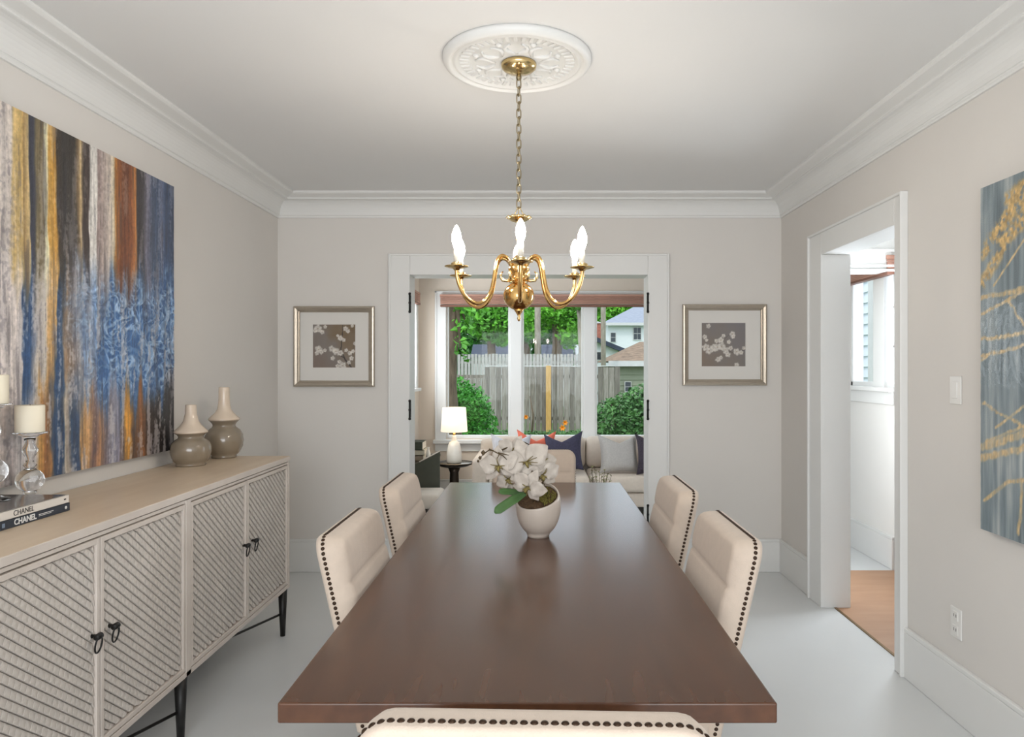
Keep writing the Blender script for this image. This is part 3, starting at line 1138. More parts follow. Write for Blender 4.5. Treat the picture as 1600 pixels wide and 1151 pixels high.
def door(y0, y1, hy):
    z0, z1 = SZ0 + .024, SZ1 - .046
    d = MB()
    xf = SX - .001
    fw = .016
    d.box(fx + .002, fx + .012, y0, y1, z0, z1)
    d.box(fx + .012, xf, y0, y0 + fw, z0, z1)
    d.box(fx + .012, xf, y1 - fw, y1, z0, z1)
    d.box(fx + .012, xf, y0 + fw, y1 - fw, z0, z0 + fw)
    d.box(fx + .012, xf, y0 + fw, y1 - fw, z1 - fw, z1)
    do = d.build('door', M_side, sb, .0015)
    t = MB()
    ya, yb, za, zb = y0 + fw + .003, y1 - fw - .003, z0 + fw + .003, z1 - fw - .003
    xb = fx + .0115
    n = 40
    for i in range(-n, n):
        for j in range(-n, n):
            ca = y0 + (i + .5 * (j % 2) * 0) * P1 * e1[0] + j * P2 * e2[0]
            cb = (z0 + z1) / 2 + i * P1 * e1[1] + j * P2 * e2[1]
            if not (ya - .010 < ca < yb + .010 and za - .010 < cb < zb + .010):
                continue
            h1, h2 = P1 * .475, P2 * .44
            cs = [(-h1, -h2), (h1, -h2), (h1, h2), (-h1, h2)]
            hts = [.0130, .0118, .0075, .0082]            # lower edge proud, like a small shingle
            base_, topv = [], []
            for (p, q), ht in zip(cs, hts):
                A = ca + p * e1[0] + q * e2[0]
                B = cb + p * e1[1] + q * e2[1]
                A = min(max(A, ya), yb); B = min(max(B, za), zb)
                base_.append((xb, A, B))
                topv.append((xb + ht, A, B))
            ar = abs(sum(base_[k][1] * base_[(k + 1) % 4][2] - base_[(k + 1) % 4][1] * base_[k][2] for k in range(4))) / 2
            if ar < 2e-5:
                continue
            # dome the piece a little
            cen = (xb + .0115, sum(p[1] for p in topv) / 4, sum(p[2] for p in topv) / 4)
            t.add(base_ + topv + [cen], [(0, 1, 5, 4), (1, 2, 6, 5), (2, 3, 7, 6), (3, 0, 4, 7), (4, 5, 8), (5, 6, 8), (6, 7, 8), (7, 4, 8)])
    tl = t.build('relief_tiles', M_tile, do)
    tl['kind'] = 'stuff'
    # ring pull
    zc = .605
    hx = SX + .0
    h = MB()
    h.tube([(fx + .02, hy, zc), (hx + .014, hy, zc)], .006, 10)
    h.tube([(hx + .013, hy - .013, zc), (hx + .013, hy - .011, zc), (hx + .013, hy + .011, zc), (hx + .013, hy + .013, zc)], [.005, .0095, .0095, .005], 12)
    pts = []
    for k in range(20):
        a = 2 * PI * k / 20
        pts.append((hx + .013 + .004 * math.cos(a), hy + .0165 * math.sin(a), zc - .024 + .025 * math.cos(a)))
    h.tube(pts, .0026, 8, True)
    h.build('handle', M_black, do)


door(3.252, 3.776, 3.318)
door(2.725, 3.247, 3.222)
door(2.163, 2.681, 2.214)
door(1.650, 2.158, 2.128)
for yy in (1.69, 2.685, 3.755):
    for xx in (SX - .022, SXB + .03):
        MB().lathe([(.0, 0), (.0125, 0), (.0235, SZ0 + .002), (.0, SZ0 + .002)], xx, yy, 16).build('leg', M_sideleg, sb)
for a, b in ((3.755, 2.685), (2.685, 1.69)):
    MB().tube([(SX - .026, a - .008, .118), (SXB + .034, b + .008, .118)], .006, 8).build('stretcher', M_sideleg, sb)

# ---- vases


def vase(name, label, x, y, prof_b, prof_n):
    v = thing(name, label, 'vase', (x, y, SZ1), 0, 'taupe and cream vases on the sideboard')
    MB().lathe(prof_b, x, y, 40, True, SZ1).build('body', M_vase, v)
    MB().lathe(prof_n, x, y, 40, True, SZ1).build('neck', M_vaseneck, v)


def neck_prof(z0, R, z1, r):
    p = [(R * .97, z0 - .004), (R, z0), (R * .97, z0 + .006), (R * .80, z0 + .018), (R * .60, z0 + .034), (R * .45, z0 + .052), (R * .385, z0 + .075), (r * 1.04, (z0 + z1) / 2 + .02),
         (r, z1 - .004), (r * .96, z1), (r * .75, z1), (r * .72, z1 - .02), (0, z1 - .03)]
    return p


vase('vase', 'squat taupe vase with cream neck, standing before the taller vase', -1.665, 3.43,
     [(0, 0), (.066, 0), (.068, .008), (.066, .012), (.078, .022), (.086, .042), (.0915, .066), (.091, .086), (.085, .108), (.072, .122), (.058, .130), (.055, .138),
      (.062, .148), (.074, .156), (.074, .158), (0, .158)], neck_prof(.160, .076, .290, .0250))
vase('vase', 'taller taupe vase with long cream neck by the sideboard end', -1.640, 3.735,
     [(0, 0), (.060, 0), (.063, .008), (.060, .012), (.076, .028), (.091, .058), (.096, .090), (.092, .118), (.078, .144), (.060, .158), (.055, .166), (.058, .176), (.070, .190), (.076, .197), (0, .198)],
     neck_prof(.199, .077, .366, .0265))

# ---- books


def book(name, label, x0, x1, y0, y1, z0, z1, cm):
    b = thing(name, label, 'book', ((x0 + x1) / 2, (y0 + y1) / 2, z0), 0, 'fashion books stacked on the sideboard')
    m = MB()
    m.box(x0, x1, y0, y1, z0, z0 + .003)
    m.box(x0, x1, y0, y1, z1 - .003, z1)
    m.box(x1 - .004, x1, y0, y1, z0, z1)
    m.build('cover', cm, b, .0015)
    MB().box(x0 + .005, x1 - .004, y0 + .004, y1 - .004, z0 + .003, z1 - .003).build('pages', M_page, b)
    return b


def lettering(body, loc, size, m, parent, rot, bold=0.0):
    cu = bpy.data.curves.new('lettering', 'FONT')
    cu.body = body
    cu.size = size
    cu.extrude = .0003
    cu.offset = bold
    cu.align_x = 'LEFT'
    cu.align_y = 'CENTER'
    cu.materials.append(m)
    o = bpy.data.objects.new('lettering', cu)
    C.objects.link(o)
    o.parent = parent
    org = ORG.get(parent.name, (0, 0, 0))
    o.location = tuple(a - b for a, b in zip(loc, org))
    o.rotation_euler = rot
    dg = bpy.context.evaluated_depsgraph_get()
    me = bpy.data.meshes.new_from_object(o.evaluated_get(dg))
    n = bpy.data.objects.new('lettering', me)
    C.objects.link(n)
    n.parent = parent
    n.location = o.location
    n.rotation_euler = rot
    bpy.data.objects.remove(o)
    n.name = 'lettering'
    return n


RS = (PI / 2, 0, PI / 2)          # reads along +Y on a spine that faces +X
bx = -1.532
b1 = book('book', 'navy CHANEL book lying at the bottom of the pair on the sideboard', bx - .235, bx, 1.985, 2.342, SZ1, SZ1 + .026, M_book_b)
lettering('CHANEL', (bx + .0006, 2.092, SZ1 + .013), .024, M_inkw, b1, RS, .0007)
MB().box(bx, bx + .0005, 2.196, 2.262, SZ1 + .0145, SZ1 + .0165).build('small_print', M_inkw, b1)
MB().box(bx, bx + .0005, 2.196, 2.252, SZ1 + .0105, SZ1 + .0120).build('small_print', M_inkw, b1)
m = MB()
m.lathe([(0, 0), (.0055, 0), (.0055, .0005), (0, .0005)], 0, 0, 16)
m.v = [(bx + c, 2.322 + a, SZ1 + .013 + b) for a, b, c in m.v]
m.build('spine_mark', M_inkw, b1)
m = MB().box(bx, bx + .0005, 2.045, 2.056, SZ1 + .007, SZ1 + .019)
m.build('spine_mark', M_pipe, b1)
b2 = book('book', 'white CHANEL book with a black and white photograph cover, lying on the navy one', bx - .232, bx - .002, 1.990, 2.341, SZ1 + .026, SZ1 + .052, M_book_w)
lettering('CHANEL', (bx - .0014, 2.092, SZ1 + .039), .022, M_ink, b2, RS, 0)
MB().box(bx - .002, bx - .0014, 2.315, 2.325, SZ1 + .038, SZ1 + .042).build('spine_mark', M_ink, b2)


def cover_photo(u, v):
    g = fbm(u * 5, v * 4, 31, 4)
    base_ = 60 + 60 * g
    light = sstep(.02, .06, v - .10 - .75 * u) * sstep(.55, .35, v - .2 * u)
    c = base_ * (1 - light) + 205 * light
    return np.stack([c * 1.02, c * .98, c * .95], -1)


painted('cover_photo', (bx - .228, 1.994, SZ1 + .0523), (.222, 0, 0), (0, .343, 0), 40, 50, cover_photo, paint_mat('printed_cover', .25, 0.0, .3), b2)

# ---- glass candle holders with candles


def holder(label, x, y, z, stem, lab_c):
    h = thing('candle_holder', label, 'candle holder', (x, y, z), 0, 'glass candle holders on the sideboard')
    s_ = stem
    prof = [(0, 0), (.046, 0), (.047, .004), (.030, .009), (.015, .014), (.012, .030), (.016, .044), (.020, .052)]
    s_ = stem - .034
    for k in range(1, 12):
        a = -PI / 2 + PI * k / 12
        prof.append((max(.016, .042 * math.cos(a)), (.090 + .040 * math.sin(a))))
    prof += [(.012, .132), (.020, .141), (.012, .150), (.010, .152 + s_ * .2), (.019, .158 + s_ * .4), (.024, .166 + s_ * .55), (.013, .176 + s_ * .75), (.018, .184 + s_), (.034, .192 + s_),
             (.050, .197 + s_), (.052, .200 + s_), (0, .200 + s_)]
    MB().lathe(prof, x, y, 40, True, z).build('glass_body', M_crystal, h)
    zc = z + .2002 + s_
    c = thing('pillar_candle', lab_c, 'candle', (x, y, zc), 0, 'ivory pillar candles on the glass holders')
    MB().lathe([(0, 0), (.042, 0), (.0425, .003), (.0425, .088), (.040, .091), (.030, .087), (0, .085)], x, y, 32, True, zc).build('wax', M_candle, c)
    MB().tube([(x, y, zc + .084), (x + .001, y, zc + .094)], .001, 6).build('wick', M_ink, c)


holder('clear glass candle holder with round base ball, standing behind the book stack', -1.700, 2.394, SZ1, .084, 'ivory pillar candle on the glass holder behind the books')
holder('taller clear glass candle holder standing on top of the books, cut by the picture edge', -1.702, 2.232, SZ1 + .0526, .134, 'ivory pillar candle on the taller holder, cut by the picture edge')

# ================================================================== PAINTINGS
M_canvas = paint_mat('oil_paint', .42, .35, .15)
M_canvas_side = mat('canvas_edge', (58, 62, 74), .8, var=.1)
pX = XL + .042
PY0, PY1, PZ0, PZ1 = 1.70, 3.456, 1.010, 2.276
pt = thing('abstract_painting', 'large abstract canvas of blue, gold and brown streaks above the sideboard', 'painting', (XL, 2.6, PZ0))
MB().box(XL + .002, pX - .001, PY0, PY1, PZ0, PZ1).build('stretched_canvas', M_canvas_side, pt, .002)


def xs_to_u(x):
    """horizontal place in the canvas of a photograph column"""
    return (F_PX * 1.760 / (CX - x) - PY0) / (PY1 - PY0)


def stops(lst):
    return [(xs_to_u(x), c) for x, c in lst]


TOPB = stops([(-300, (196, 186, 178)), (-120, (150, 150, 160)), (-60, (205, 196, 186)), (-10, (202, 192, 186)), (17, (200, 190, 182)), (21, (198, 172, 118)), (34, (190, 160, 100)), (36, (150, 122, 78)),
              (44, (196, 172, 124)), (46, (52, 54, 66)), (52, (58, 60, 72)), (56, (120, 108, 80)), (67, (112, 98, 72)), (69, (214, 210, 178)), (73, (218, 208, 168)), (75, (200, 154, 74)), (86, (190, 142, 64)),
              (89, (66, 54, 42)), (98, (52, 48, 46)), (116, (60, 54, 48)), (121, (120, 98, 70)), (126, (196, 172, 130)), (131, (62, 52, 48)), (139, (70, 58, 54)), (141, (216, 212, 206)), (151, (214, 210, 204)),
              (153, (150, 132, 128)), (164, (178, 164, 156)), (171, (196, 184, 172)), (177, (222, 208, 180)), (180, (178, 120, 58)), (186, (140, 84, 46)), (196, (108, 62, 40)), (205, (134, 80, 48)), (211, (190, 126, 68)),
              (214, (54, 48, 48)), (224, (66, 62, 66)), (230, (122, 120, 136)), (238, (74, 84, 106)), (246, (62, 78, 106)), (252, (104, 112, 136)), (258, (60, 78, 110)), (271, (54, 66, 90))])
MIDB = stops([(-300, (206, 196, 190)), (-120, (190, 184, 186)), (-10, (204, 194, 190)), (20, (206, 196, 190)), (30, (196, 188, 186)), (33, (40, 70, 110)), (46, (46, 78, 120)), (52, (120, 128, 146)), (60, (186, 176, 164)),
              (72, (206, 198, 186)), (78, (204, 164, 110)), (87, (196, 156, 100)), (90, (44, 70, 106)), (98, (56, 80, 112)), (102, (150, 120, 90)), (114, (120, 110, 108)), (122, (176, 166, 160)), (132, (110, 124, 150)), (140, (190, 182, 182)),
              (150, (120, 136, 164)), (157, (64, 98, 146)), (180, (74, 110, 158)), (200, (58, 92, 138)), (225, (66, 102, 150)), (250, (56, 86, 130)), (271, (48, 72, 108))])
LOWB = stops([(-300, (200, 190, 186)), (-120, (180, 168, 160)), (-10, (196, 184, 178)), (16, (194, 180, 176)), (30, (204, 198, 196)), (56, (200, 194, 192)), (62, (196, 150, 84)), (72, (150, 100, 58)), (80, (150, 110, 70)), (86, (44, 70, 104)), (98, (40, 64, 96)),
              (102, (176, 164, 146)), (108, (150, 140, 132)), (114, (52, 74, 104)), (122, (60, 78, 108)), (128, (196, 150, 92)), (142, (190, 148, 104)), (150, (118, 92, 88)), (158, (176, 130, 92)), (166, (110, 96, 98)), (176, (150, 150, 166)),
              (186, (128, 126, 142)), (194, (120, 92, 74)), (198, (210, 150, 60)), (205, (204, 142, 56)), (209, (92, 70, 56)), (222, (140, 88, 48)), (230, (64, 48, 42)), (245, (40, 36, 36)), (271, (34, 32, 34))])


def swirl(u, v):
    """small curved brush marks, like fern fronds"""
    wx = fbm(u * 16, v * 12, 21, 3) * 3.2
    wy = fbm(u * 14, v * 14, 17, 3) * 3.2
    a = np.abs(vnoise(u * 54 + wx * 2, v * 30 + wy * 2.4, 40) - .5) * 2
    b = np.abs(vnoise(u * 40 - wy * 2.4 + 31, v * 40 + wx * 2.4, 47) - .5) * 2
    return sstep(.42, .08, a) * .75 + sstep(.32, .05, b) * .6


def art_left(u, v):
    wob = (fbm(u * 26, v * 5, 3, 3) - .5) * .016 + (fbm(u * 70, v * 16, 5, 2) - .5) * .008
    uu = u + wob * (0.35 + 1.4 * sstep(.95, .5, v))
    top, mid, low = ramp(uu, TOPB), ramp(uu, MIDB), ramp(uu, LOWB)
    rag = (fbm(u * 48, v * 2.6, 9, 4) - .5) * .50
    ft = sstep(.47, .70, v + rag)
    fl = sstep(.32, .14, v + rag * .8)
    c = mixc(mid, top, ft)
    c = mixc(c, low, fl)
    zone = sstep(xs_to_u(70), xs_to_u(165), u + (fbm(u * 12, v * 9, 61, 3) - .5) * .2) * sstep(.18, .30, v + rag * .4) * sstep(.68, .52, v + rag * .4)
    sw = swirl(u, v)
    sw2 = fbm(u * 22, v * 18, 44, 3)
    c = mixc(c, np.array([54, 92, 142]) * np.ones_like(c), zone * .55)
    li = zone * sw * (0.15 + 1.1 * sw2)
    c = mixc(c, np.array([166, 192, 220]) * np.ones_like(c), np.clip(li, 0, .85))
    # dry brush streaks, drips and pale scuffs
    st = fbm(u * 260, v * 9, 13, 4) - .5
    gr = fbm(u * 170, v * 110, 19, 3) - .5
    c = c * (1.04 + .50 * st[..., None] + .35 * gr[..., None])
    sc = sstep(.52, .70, fbm(u * 62, v * 7, 23, 4) + .35 * gr) * (.26 + .40 * sstep(.80, .35, v))
    c = mixc(c, np.array([204, 197, 196]) * np.ones_like(c), np.clip(sc, 0, .62))
    dk = sstep(.60, .74, fbm(u * 80, v * 5, 29, 3) + .3 * gr) * .38
    c = mixc(c, np.array([58, 54, 62]) * np.ones_like(c), dk)
    spk = sstep(.60, .74, fbm(u * 80, v * 60, 71, 3)) * sstep(xs_to_u(50), xs_to_u(0), u)
    c = mixc(c, np.array([112, 104, 112]) * np.ones_like(c), spk * .4)
    return c


def rel_left(u, v):
    zone = sstep(xs_to_u(70), xs_to_u(165), u) * sstep(.18, .30, v) * sstep(.68, .52, v)
    return .0008 * fbm(u * 150, v * 20, 13, 2) + .0030 * zone * swirl(u, v)


painted('paint_layer', (pX, PY0, PZ0), (0, PY1 - PY0, 0), (0, 0, PZ1 - PZ0), 640, 400, art_left, M_canvas, pt, rel_left, (1, 0, 0))

# right painting
qX = XR - .040
QY0, QY1, QZ0, QZ1 = 1.62, 2.650, .808, 2.065
pt = thing('branch_painting', 'grey-blue canvas with gold branches hung on the right wall', 'painting', (XR, 2.1, QZ0))
MB().box(qX + .001, XR - .002, QY0, QY1, QZ0, QZ1).build('stretched_canvas', mat('grey_canvas_edge', (96, 106, 112), .8), pt, .002)


def seg_d(U, V_, a, b):
    ax, ay = a; bx_, by = b
    dx, dy = bx_ - ax, by - ay
    t = np.clip(((U - ax) * dx + (V_ - ay) * dy) / (dx * dx + dy * dy), 0, 1)
    return np.hypot(U - ax - t * dx, V_ - ay - t * dy), t


GW, GH = QY1 - QY0, QZ1 - QZ0


def art_right(u, v):
    # metres from the far edge (towards the camera) and from the bottom
    a = u * GW
    h = v * GH
    st = fbm(u * 60, v * 4, 51, 4)
    blot = fbm(u * 9, v * 5, 53, 3)
    c = ramp(st * .6 + blot * .4, [(.25, (96, 108, 114)), (.45, (122, 136, 142)), (.58, (146, 156, 160)), (.75, (186, 190, 188))])
    pale = sstep(.62, .8, fbm(u * 34, v * 2.4, 61, 3))
    c = mixc(c, np.array([186, 192, 192]) * np.ones_like(c), pale * .5)
    gold = np.array([194, 170, 128])

    def px(x, y):                                      # photograph point to canvas metres
        d = F_PX * (qX) / (x - CX)
        return QY1 - d, (1.4 - (y - CY) * d / F_PX) - QZ0
    lines = [((1533, 466), (1600, 452), .010), ((1533, 492), (1600, 455), .007), ((1575, 468), (1602, 510), .006), ((1533, 530), (1602, 520), .008), ((1533, 556), (1600, 538), .007), ((1533, 563), (1545, 553), .006),
             ((1536, 630), (1602, 668), .006), ((1556, 668), (1602, 634), .006), ((1533, 700), (1602, 676), .016), ((1533, 716), (1600, 700), .014), ((1540, 690), (1602, 664), .006), ((1538, 782), (1575, 752), .008), ((1575, 752), (1602, 748), .008),
             ((1598, 752), (1592, 832), .009), ((1552, 448), (1602, 372), .005)]
    wob = (fbm(u * 40, v * 30, 81, 3) - .5) * .02
    for p, q, w_ in lines:
        P0, P1_ = px(*p), px(*q)
        ex = (P1_[0] + (P1_[0] - P0[0]) * 1.6, P1_[1] + (P1_[1] - P0[1]) * 1.6) if q[0] >= 1600 else P1_
        d, t = seg_d(a + wob, h + wob, P0, ex)
        k = sstep(w_ * 1.15, w_ * .55, d)
        tone = .82 + .45 * fbm(u * 160, v * 60, 91, 3)
        c = mixc(c, gold * tone[..., None], k * (.55 + .45 * sstep(.35, .6, fbm(u * 90, v * 40, 99, 3))))
    # the big gold plume at the top
    for p, q, w_ in [((1536, 440), (1600, 300), .030), ((1536, 400), (1580, 300), .022), ((1545, 380), (1602, 285), .035), ((1560, 380), (1602, 340), .026), ((1575, 310), (1605, 280), .03)]:
        P0, P1_ = px(*p), px(*q)
        ex = (P1_[0] + (P1_[0] - P0[0]) * 1.0, P1_[1] + (P1_[1] - P0[1]) * .5)
        d, t = seg_d(a, h, P0, ex)
        n_ = fbm(u * 70 + v * 60, v * 60 - u * 50, 95, 4)
        k = sstep(w_ * (.5 + 1.2 * n_), w_ * .3, d) * sstep(.30, .52, n_)
        tone = .65 + .7 * fbm(u * 120, v * 110, 97, 3)
        c = mixc(c, np.array([196, 164, 108]) * tone[..., None], k * .95)
    return c


painted('paint_layer', (qX, QY1, QZ0), (0, -GW, 0), (0, 0, GH), 220, 260, art_right, M_canvas, pt, lambda u, v: .0012 * fbm(u * 90, v * 60, 81, 3), (-1, 0, 0))

# framed blossom prints
M_print = paint_mat('print_paper', .45, 0.0, .1)


def framed(label, x0, x1, z0, z1, px0, px1, pz0, pz1, func):
    yb = YB
    f = thing('framed_print', label, 'picture', ((x0 + x1) / 2, yb, z0), 0, 'framed blossom prints on the back wall')
    w_ = .042
    m = MB()
    prof = [(0, 0), (0, .022), (.004, .030), (.012, .032), (.026, .026), (.034, .018), (w_ - .004, .016), (w_, .010), (w_, 0)]

    def rect(u, y):
        return [(x0 + u, yb - y - .001, z0 + u), (x1 - u, yb - y - .001, z0 + u), (x1 - u, yb - y - .001, z1 - u), (x0 + u, yb - y - .001, z1 - u)]
    vs_ = []
    for u, y in prof:
        vs_ += rect(u, y)
    fs_ = []
    n = len(prof)
    for i in range(n):
        for k in range(4):
            a, b = i * 4, ((i + 1) % n) * 4
            fs_.append((a + k, a + (k + 1) % 4, b + (k + 1) % 4, b + k))
    m.add(vs_, fs_)
    m.build('frame', M_silver, f)
    m = MB()
    yy = yb - .008
    m.box(x0 + w_ - .003, x1 - w_ + .003, yy, yy + .004, z0 + w_ - .003, pz0)
    m.box(x0 + w_ - .003, x1 - w_ + .003, yy, yy + .004, pz1, z1 - w_ + .003)
    m.box(x0 + w_ - .003, px0, yy, yy + .004, pz0, pz1)
    m.box(px1, x1 - w_ + .003, yy, yy + .004, pz0, pz1)
    m.build('mat_board', M_mat, f)
    painted('print', (px0 - .002, yy + .0035, pz0 - .002), (px1 - px0 + .004, 0, 0), (0, 0, pz1 - pz0 + .004), 90, 90, func, M_print, f)


def blossoms(U, V_, c, lst, seed, white=(214, 208, 200)):
    n_ = fbm(U * 14, V_ * 14, seed, 3)
    for (bx_, by, r) in lst:
        a = np.arctan2(V_ - by, U - bx_)
        rr = r * (.72 + .28 * np.abs(np.cos(2.5 * a + bx_ * 20))) * (.75 + .5 * n_)
        d = np.hypot(U - bx_, V_ - by)
        k = sstep(rr * 1.1, rr * .75, d)
        shade = .86 + .22 * vnoise(U * 40, V_ * 40, seed + 3)
        c = mixc(c, np.array(white) * shade[..., None], k * .95)
        k2 = sstep(r * .22, r * .10, d)
        c = mixc(c, np.array([150, 132, 110]) * np.ones_like(c), k2 * .7)
    return c


def branch(U, V_, c, pts, w0, w1, colr=(50, 44, 42)):
    wob = (fbm(U * 12, V_ * 12, 5, 2) - .5) * .03
    n = len(pts) - 1
    for i in range(n):
        d, t = seg_d(U + wob, V_ + wob, pts[i], pts[i + 1])
        w_ = w0 + (w1 - w0) * (i + t) / n
        c = mixc(c, np.array(colr) * np.ones_like(c), sstep(w_ * 1.2, w_ * .7, d) * .92)
    return c


def print_l(u, v):
    c = ramp(.5 * u + .35 * v + .3 * fbm(u * 4, v * 4, 101, 3), [(.2, (124, 108, 98)), (.5, (126, 118, 112)), (.75, (122, 104, 82)), (1, (112, 92, 66))])
    c = branch(u, v, c, [(.90, 0), (.74, .22), (.66, .42), (.68, .70), (.70, .98)], .018, .006)
    c = branch(u, v, c, [(.74, .22), (.55, .34), (.38, .44)], .012, .005)
    c = branch(u, v, c, [(.86, .08), (.92, .36), (.98, .60)], .010, .004, (90, 80, 76))
    c = blossoms(u, v, c, [(.12, .90, .10), (.22, .82, .06), (.29, .94, .05), (.05, .86, .06), (.14, .42, .10), (.10, .34, .06), (.20, .36, .06), (.44, .44, .08), (.54, .38, .09), (.64, .34, .08), (.28, .40, .05),
                           (.64, .68, .07), (.72, .64, .05), (.58, .74, .04), (.76, .90, .07), (.82, .84, .05), (.92, .96, .04), (.86, .34, .06), (.94, .38, .05), (.78, .40, .05), (.90, .22, .06), (.46, .22, .06), (.62, .14, .05), (.70, .05, .09), (.58, .04, .06), (.98, .56, .05), (.84, .12, .05)], 111)
    return c


def print_r(u, v):
    c = ramp(.4 * u + .3 * v + .4 * fbm(u * 4, v * 4, 121, 3), [(.2, (128, 112, 98)), (.5, (126, 118, 112)), (.9, (122, 118, 120))])
    c = branch(u, v, c, [(0, .40), (.25, .36), (.5, .42), (.74, .30), (1, .38)], .012, .006, (96, 86, 80))
    c = branch(u, v, c, [(.35, .40), (.50, .60), (.70, .80)], .008, .004, (96, 86, 80))
    c = blossoms(u, v, c, [(.10, .44, .09), (.18, .36, .09), (.28, .42, .10), (.36, .44, .09), (.46, .46, .10), (.54, .38, .09), (.44, .60, .08), (.34, .58, .06), (.50, .70, .05), (.70, .74, .08), (.72, .68, .05), (.62, .56, .06), (.60, .28, .07),
                           (.80, .34, .09), (.90, .32, .06), (.96, .42, .05), (.38, .16, .07), (.44, .20, .05), (.08, .68, .06), (.12, .60, .04), (.16, .92, .06), (.80, .04, .06), (.66, .42, .06)], 131)
    return c


s_ = 4.92 / F_PX


def fr(x):
    return (x - CX) * s_


def fz(y):
    return 1.4 - (y - CY) * s_


framed('silver framed white blossom print on brown, left of the wide opening', fr(458), fr(584.5), fz(604), fz(478), fr(487.5), fr(554), fz(574), fz(506.5), print_l)
framed('silver framed white blossom print on grey, right of the wide opening', fr(1067), fr(1199), fz(602), fz(475), fr(1097.5), fr(1166), fz(572), fz(504), print_r)

# ---- wall plates
sw = thing('light_switch', 'white rocker light switch on the right wall', 'switch', (XR, 2.872, 1.26))
MB().box(XR - .007, XR - .0005, 2.834, 2.910, 1.257, 1.370).build('plate', M_plate, sw, .003)
MB().box(XR - .011, XR - .006, 2.854, 2.890, 1.280, 1.347).build('rocker', M_plate, sw, .002)
ol = thing('wall_outlet', 'white double wall outlet low on the right wall', 'outlet', (XR, 2.868, .32))
MB().box(XR - .007, XR - .0005, 2.831, 2.905, .322, .444).build('plate', M_plate, ol, .003)
for z in (.355, .411):
    rc = MB().box(XR - .010, XR - .006, 2.850, 2.886, z - .019, z + .019).build('receptacle', M_plate, ol, .004)
    m = MB()
    m.box(XR - .0105, XR - .0095, 2.858, 2.861, z - .004, z + .008)
    m.box(XR - .0105, XR - .0095, 2.874, 2.877, z - .004, z + .008)
    m.build('slot', M_slot, rc)

# ================================================================== ORCHID
OXc, OYc = -0.002, 2.735
oc = thing('potted_orchid', 'white orchid in an egg-shaped white ceramic pot on the dining table', 'plant', (OXc, OYc, TZ))
NA, NT = 40, 18
th0 = math.radians(62)             # the rim is highest to the back right


def egg(t, zr, inset=0.0):
    """radius of the egg at height z = t * zr"""
    z = t * zr
    zz = z / .235
    r = .086 * math.sqrt(max(0, 1 - ((zz - .50) / .50) ** 2)) ** .92
    r = max(r, .046 * (1 - zz) if zz < .2 else 0)
    return max(r - inset, .002), z


V, Fc = [], []
rims = []
for k in range(NA):
    a = 2 * PI * k / NA
    zr = .150 + .032 * math.cos(a - th0) + .012 * max(0, math.cos(a - th0)) ** 2
    rims.append(zr)
    for j in range(NT + 1):
        t = .02 + .98 * j / NT
        r, z = egg(t, zr)
        if j == 0:
            r, z = .041, 0
        V.append((OXc + r * math.cos(a), OYc + r * math.sin(a), TZ + z))
    for j in range(NT, 6, -1):
        t = .02 + .98 * j / NT
        r, z = egg(t, zr, .006)
        V.append((OXc + r * math.cos(a), OYc + r * math.sin(a), TZ + z - .0005))
row = NT + 1 + (NT - 6)
for k in range(NA):
    k2 = (k + 1) % NA
    for j in range(row - 1):
        Fc.append((k * row + j, k2 * row + j, k2 * row + j + 1, k * row + j + 1))
Fc.append(tuple(k * row for k in reversed(range(NA))))
MB().add(V, Fc, True).build('pot', M_pot, oc)
# soil surface, tilted like the rim
V, Fc = [], []
for i in range(7):
    for k in range(NA):
        a = 2 * PI * k / NA
        zr = rims[k]
        r, z = egg((zr - .012) / zr, zr, .007)
        q = i / 6
        zz = (zr - .012) * q + .138 * (1 - q) + random.uniform(-.004, .004) * (q < .95)
        V.append((OXc + r * q * math.cos(a), OYc + r * q * math.sin(a), TZ + zz))
for i in range(6):
    for k in range(NA):
        k2 = (k + 1) % NA
        Fc.append((i * NA + k, i * NA + k2, (i + 1) * NA + k2, (i + 1) * NA + k))
MB().add(V, Fc, True).build('soil', M_soil, oc)
m = MB()
for k in range(170):                                   # moss tufts at the right of the soil
    a = random.uniform(-1.2, 1.6)
    r_ = random.uniform(.01, .066)
    p = Vector((OXc + r_ * math.cos(a), OYc + r_ * math.sin(a), TZ + .142 + .028 * math.cos(a - th0) * r_ / .08))
    q = p + Vector((random.uniform(-.012, .012), random.uniform(-.012, .012), random.uniform(.006, .022)))
    m.tube([p, (p + q) / 2 + Vector((random.uniform(-.003, .003), 0, .002)), q], [.0022, .0018, .0006], 4)
mo = m.build('moss', M_moss, oc)
mo['kind'] = 'stuff'


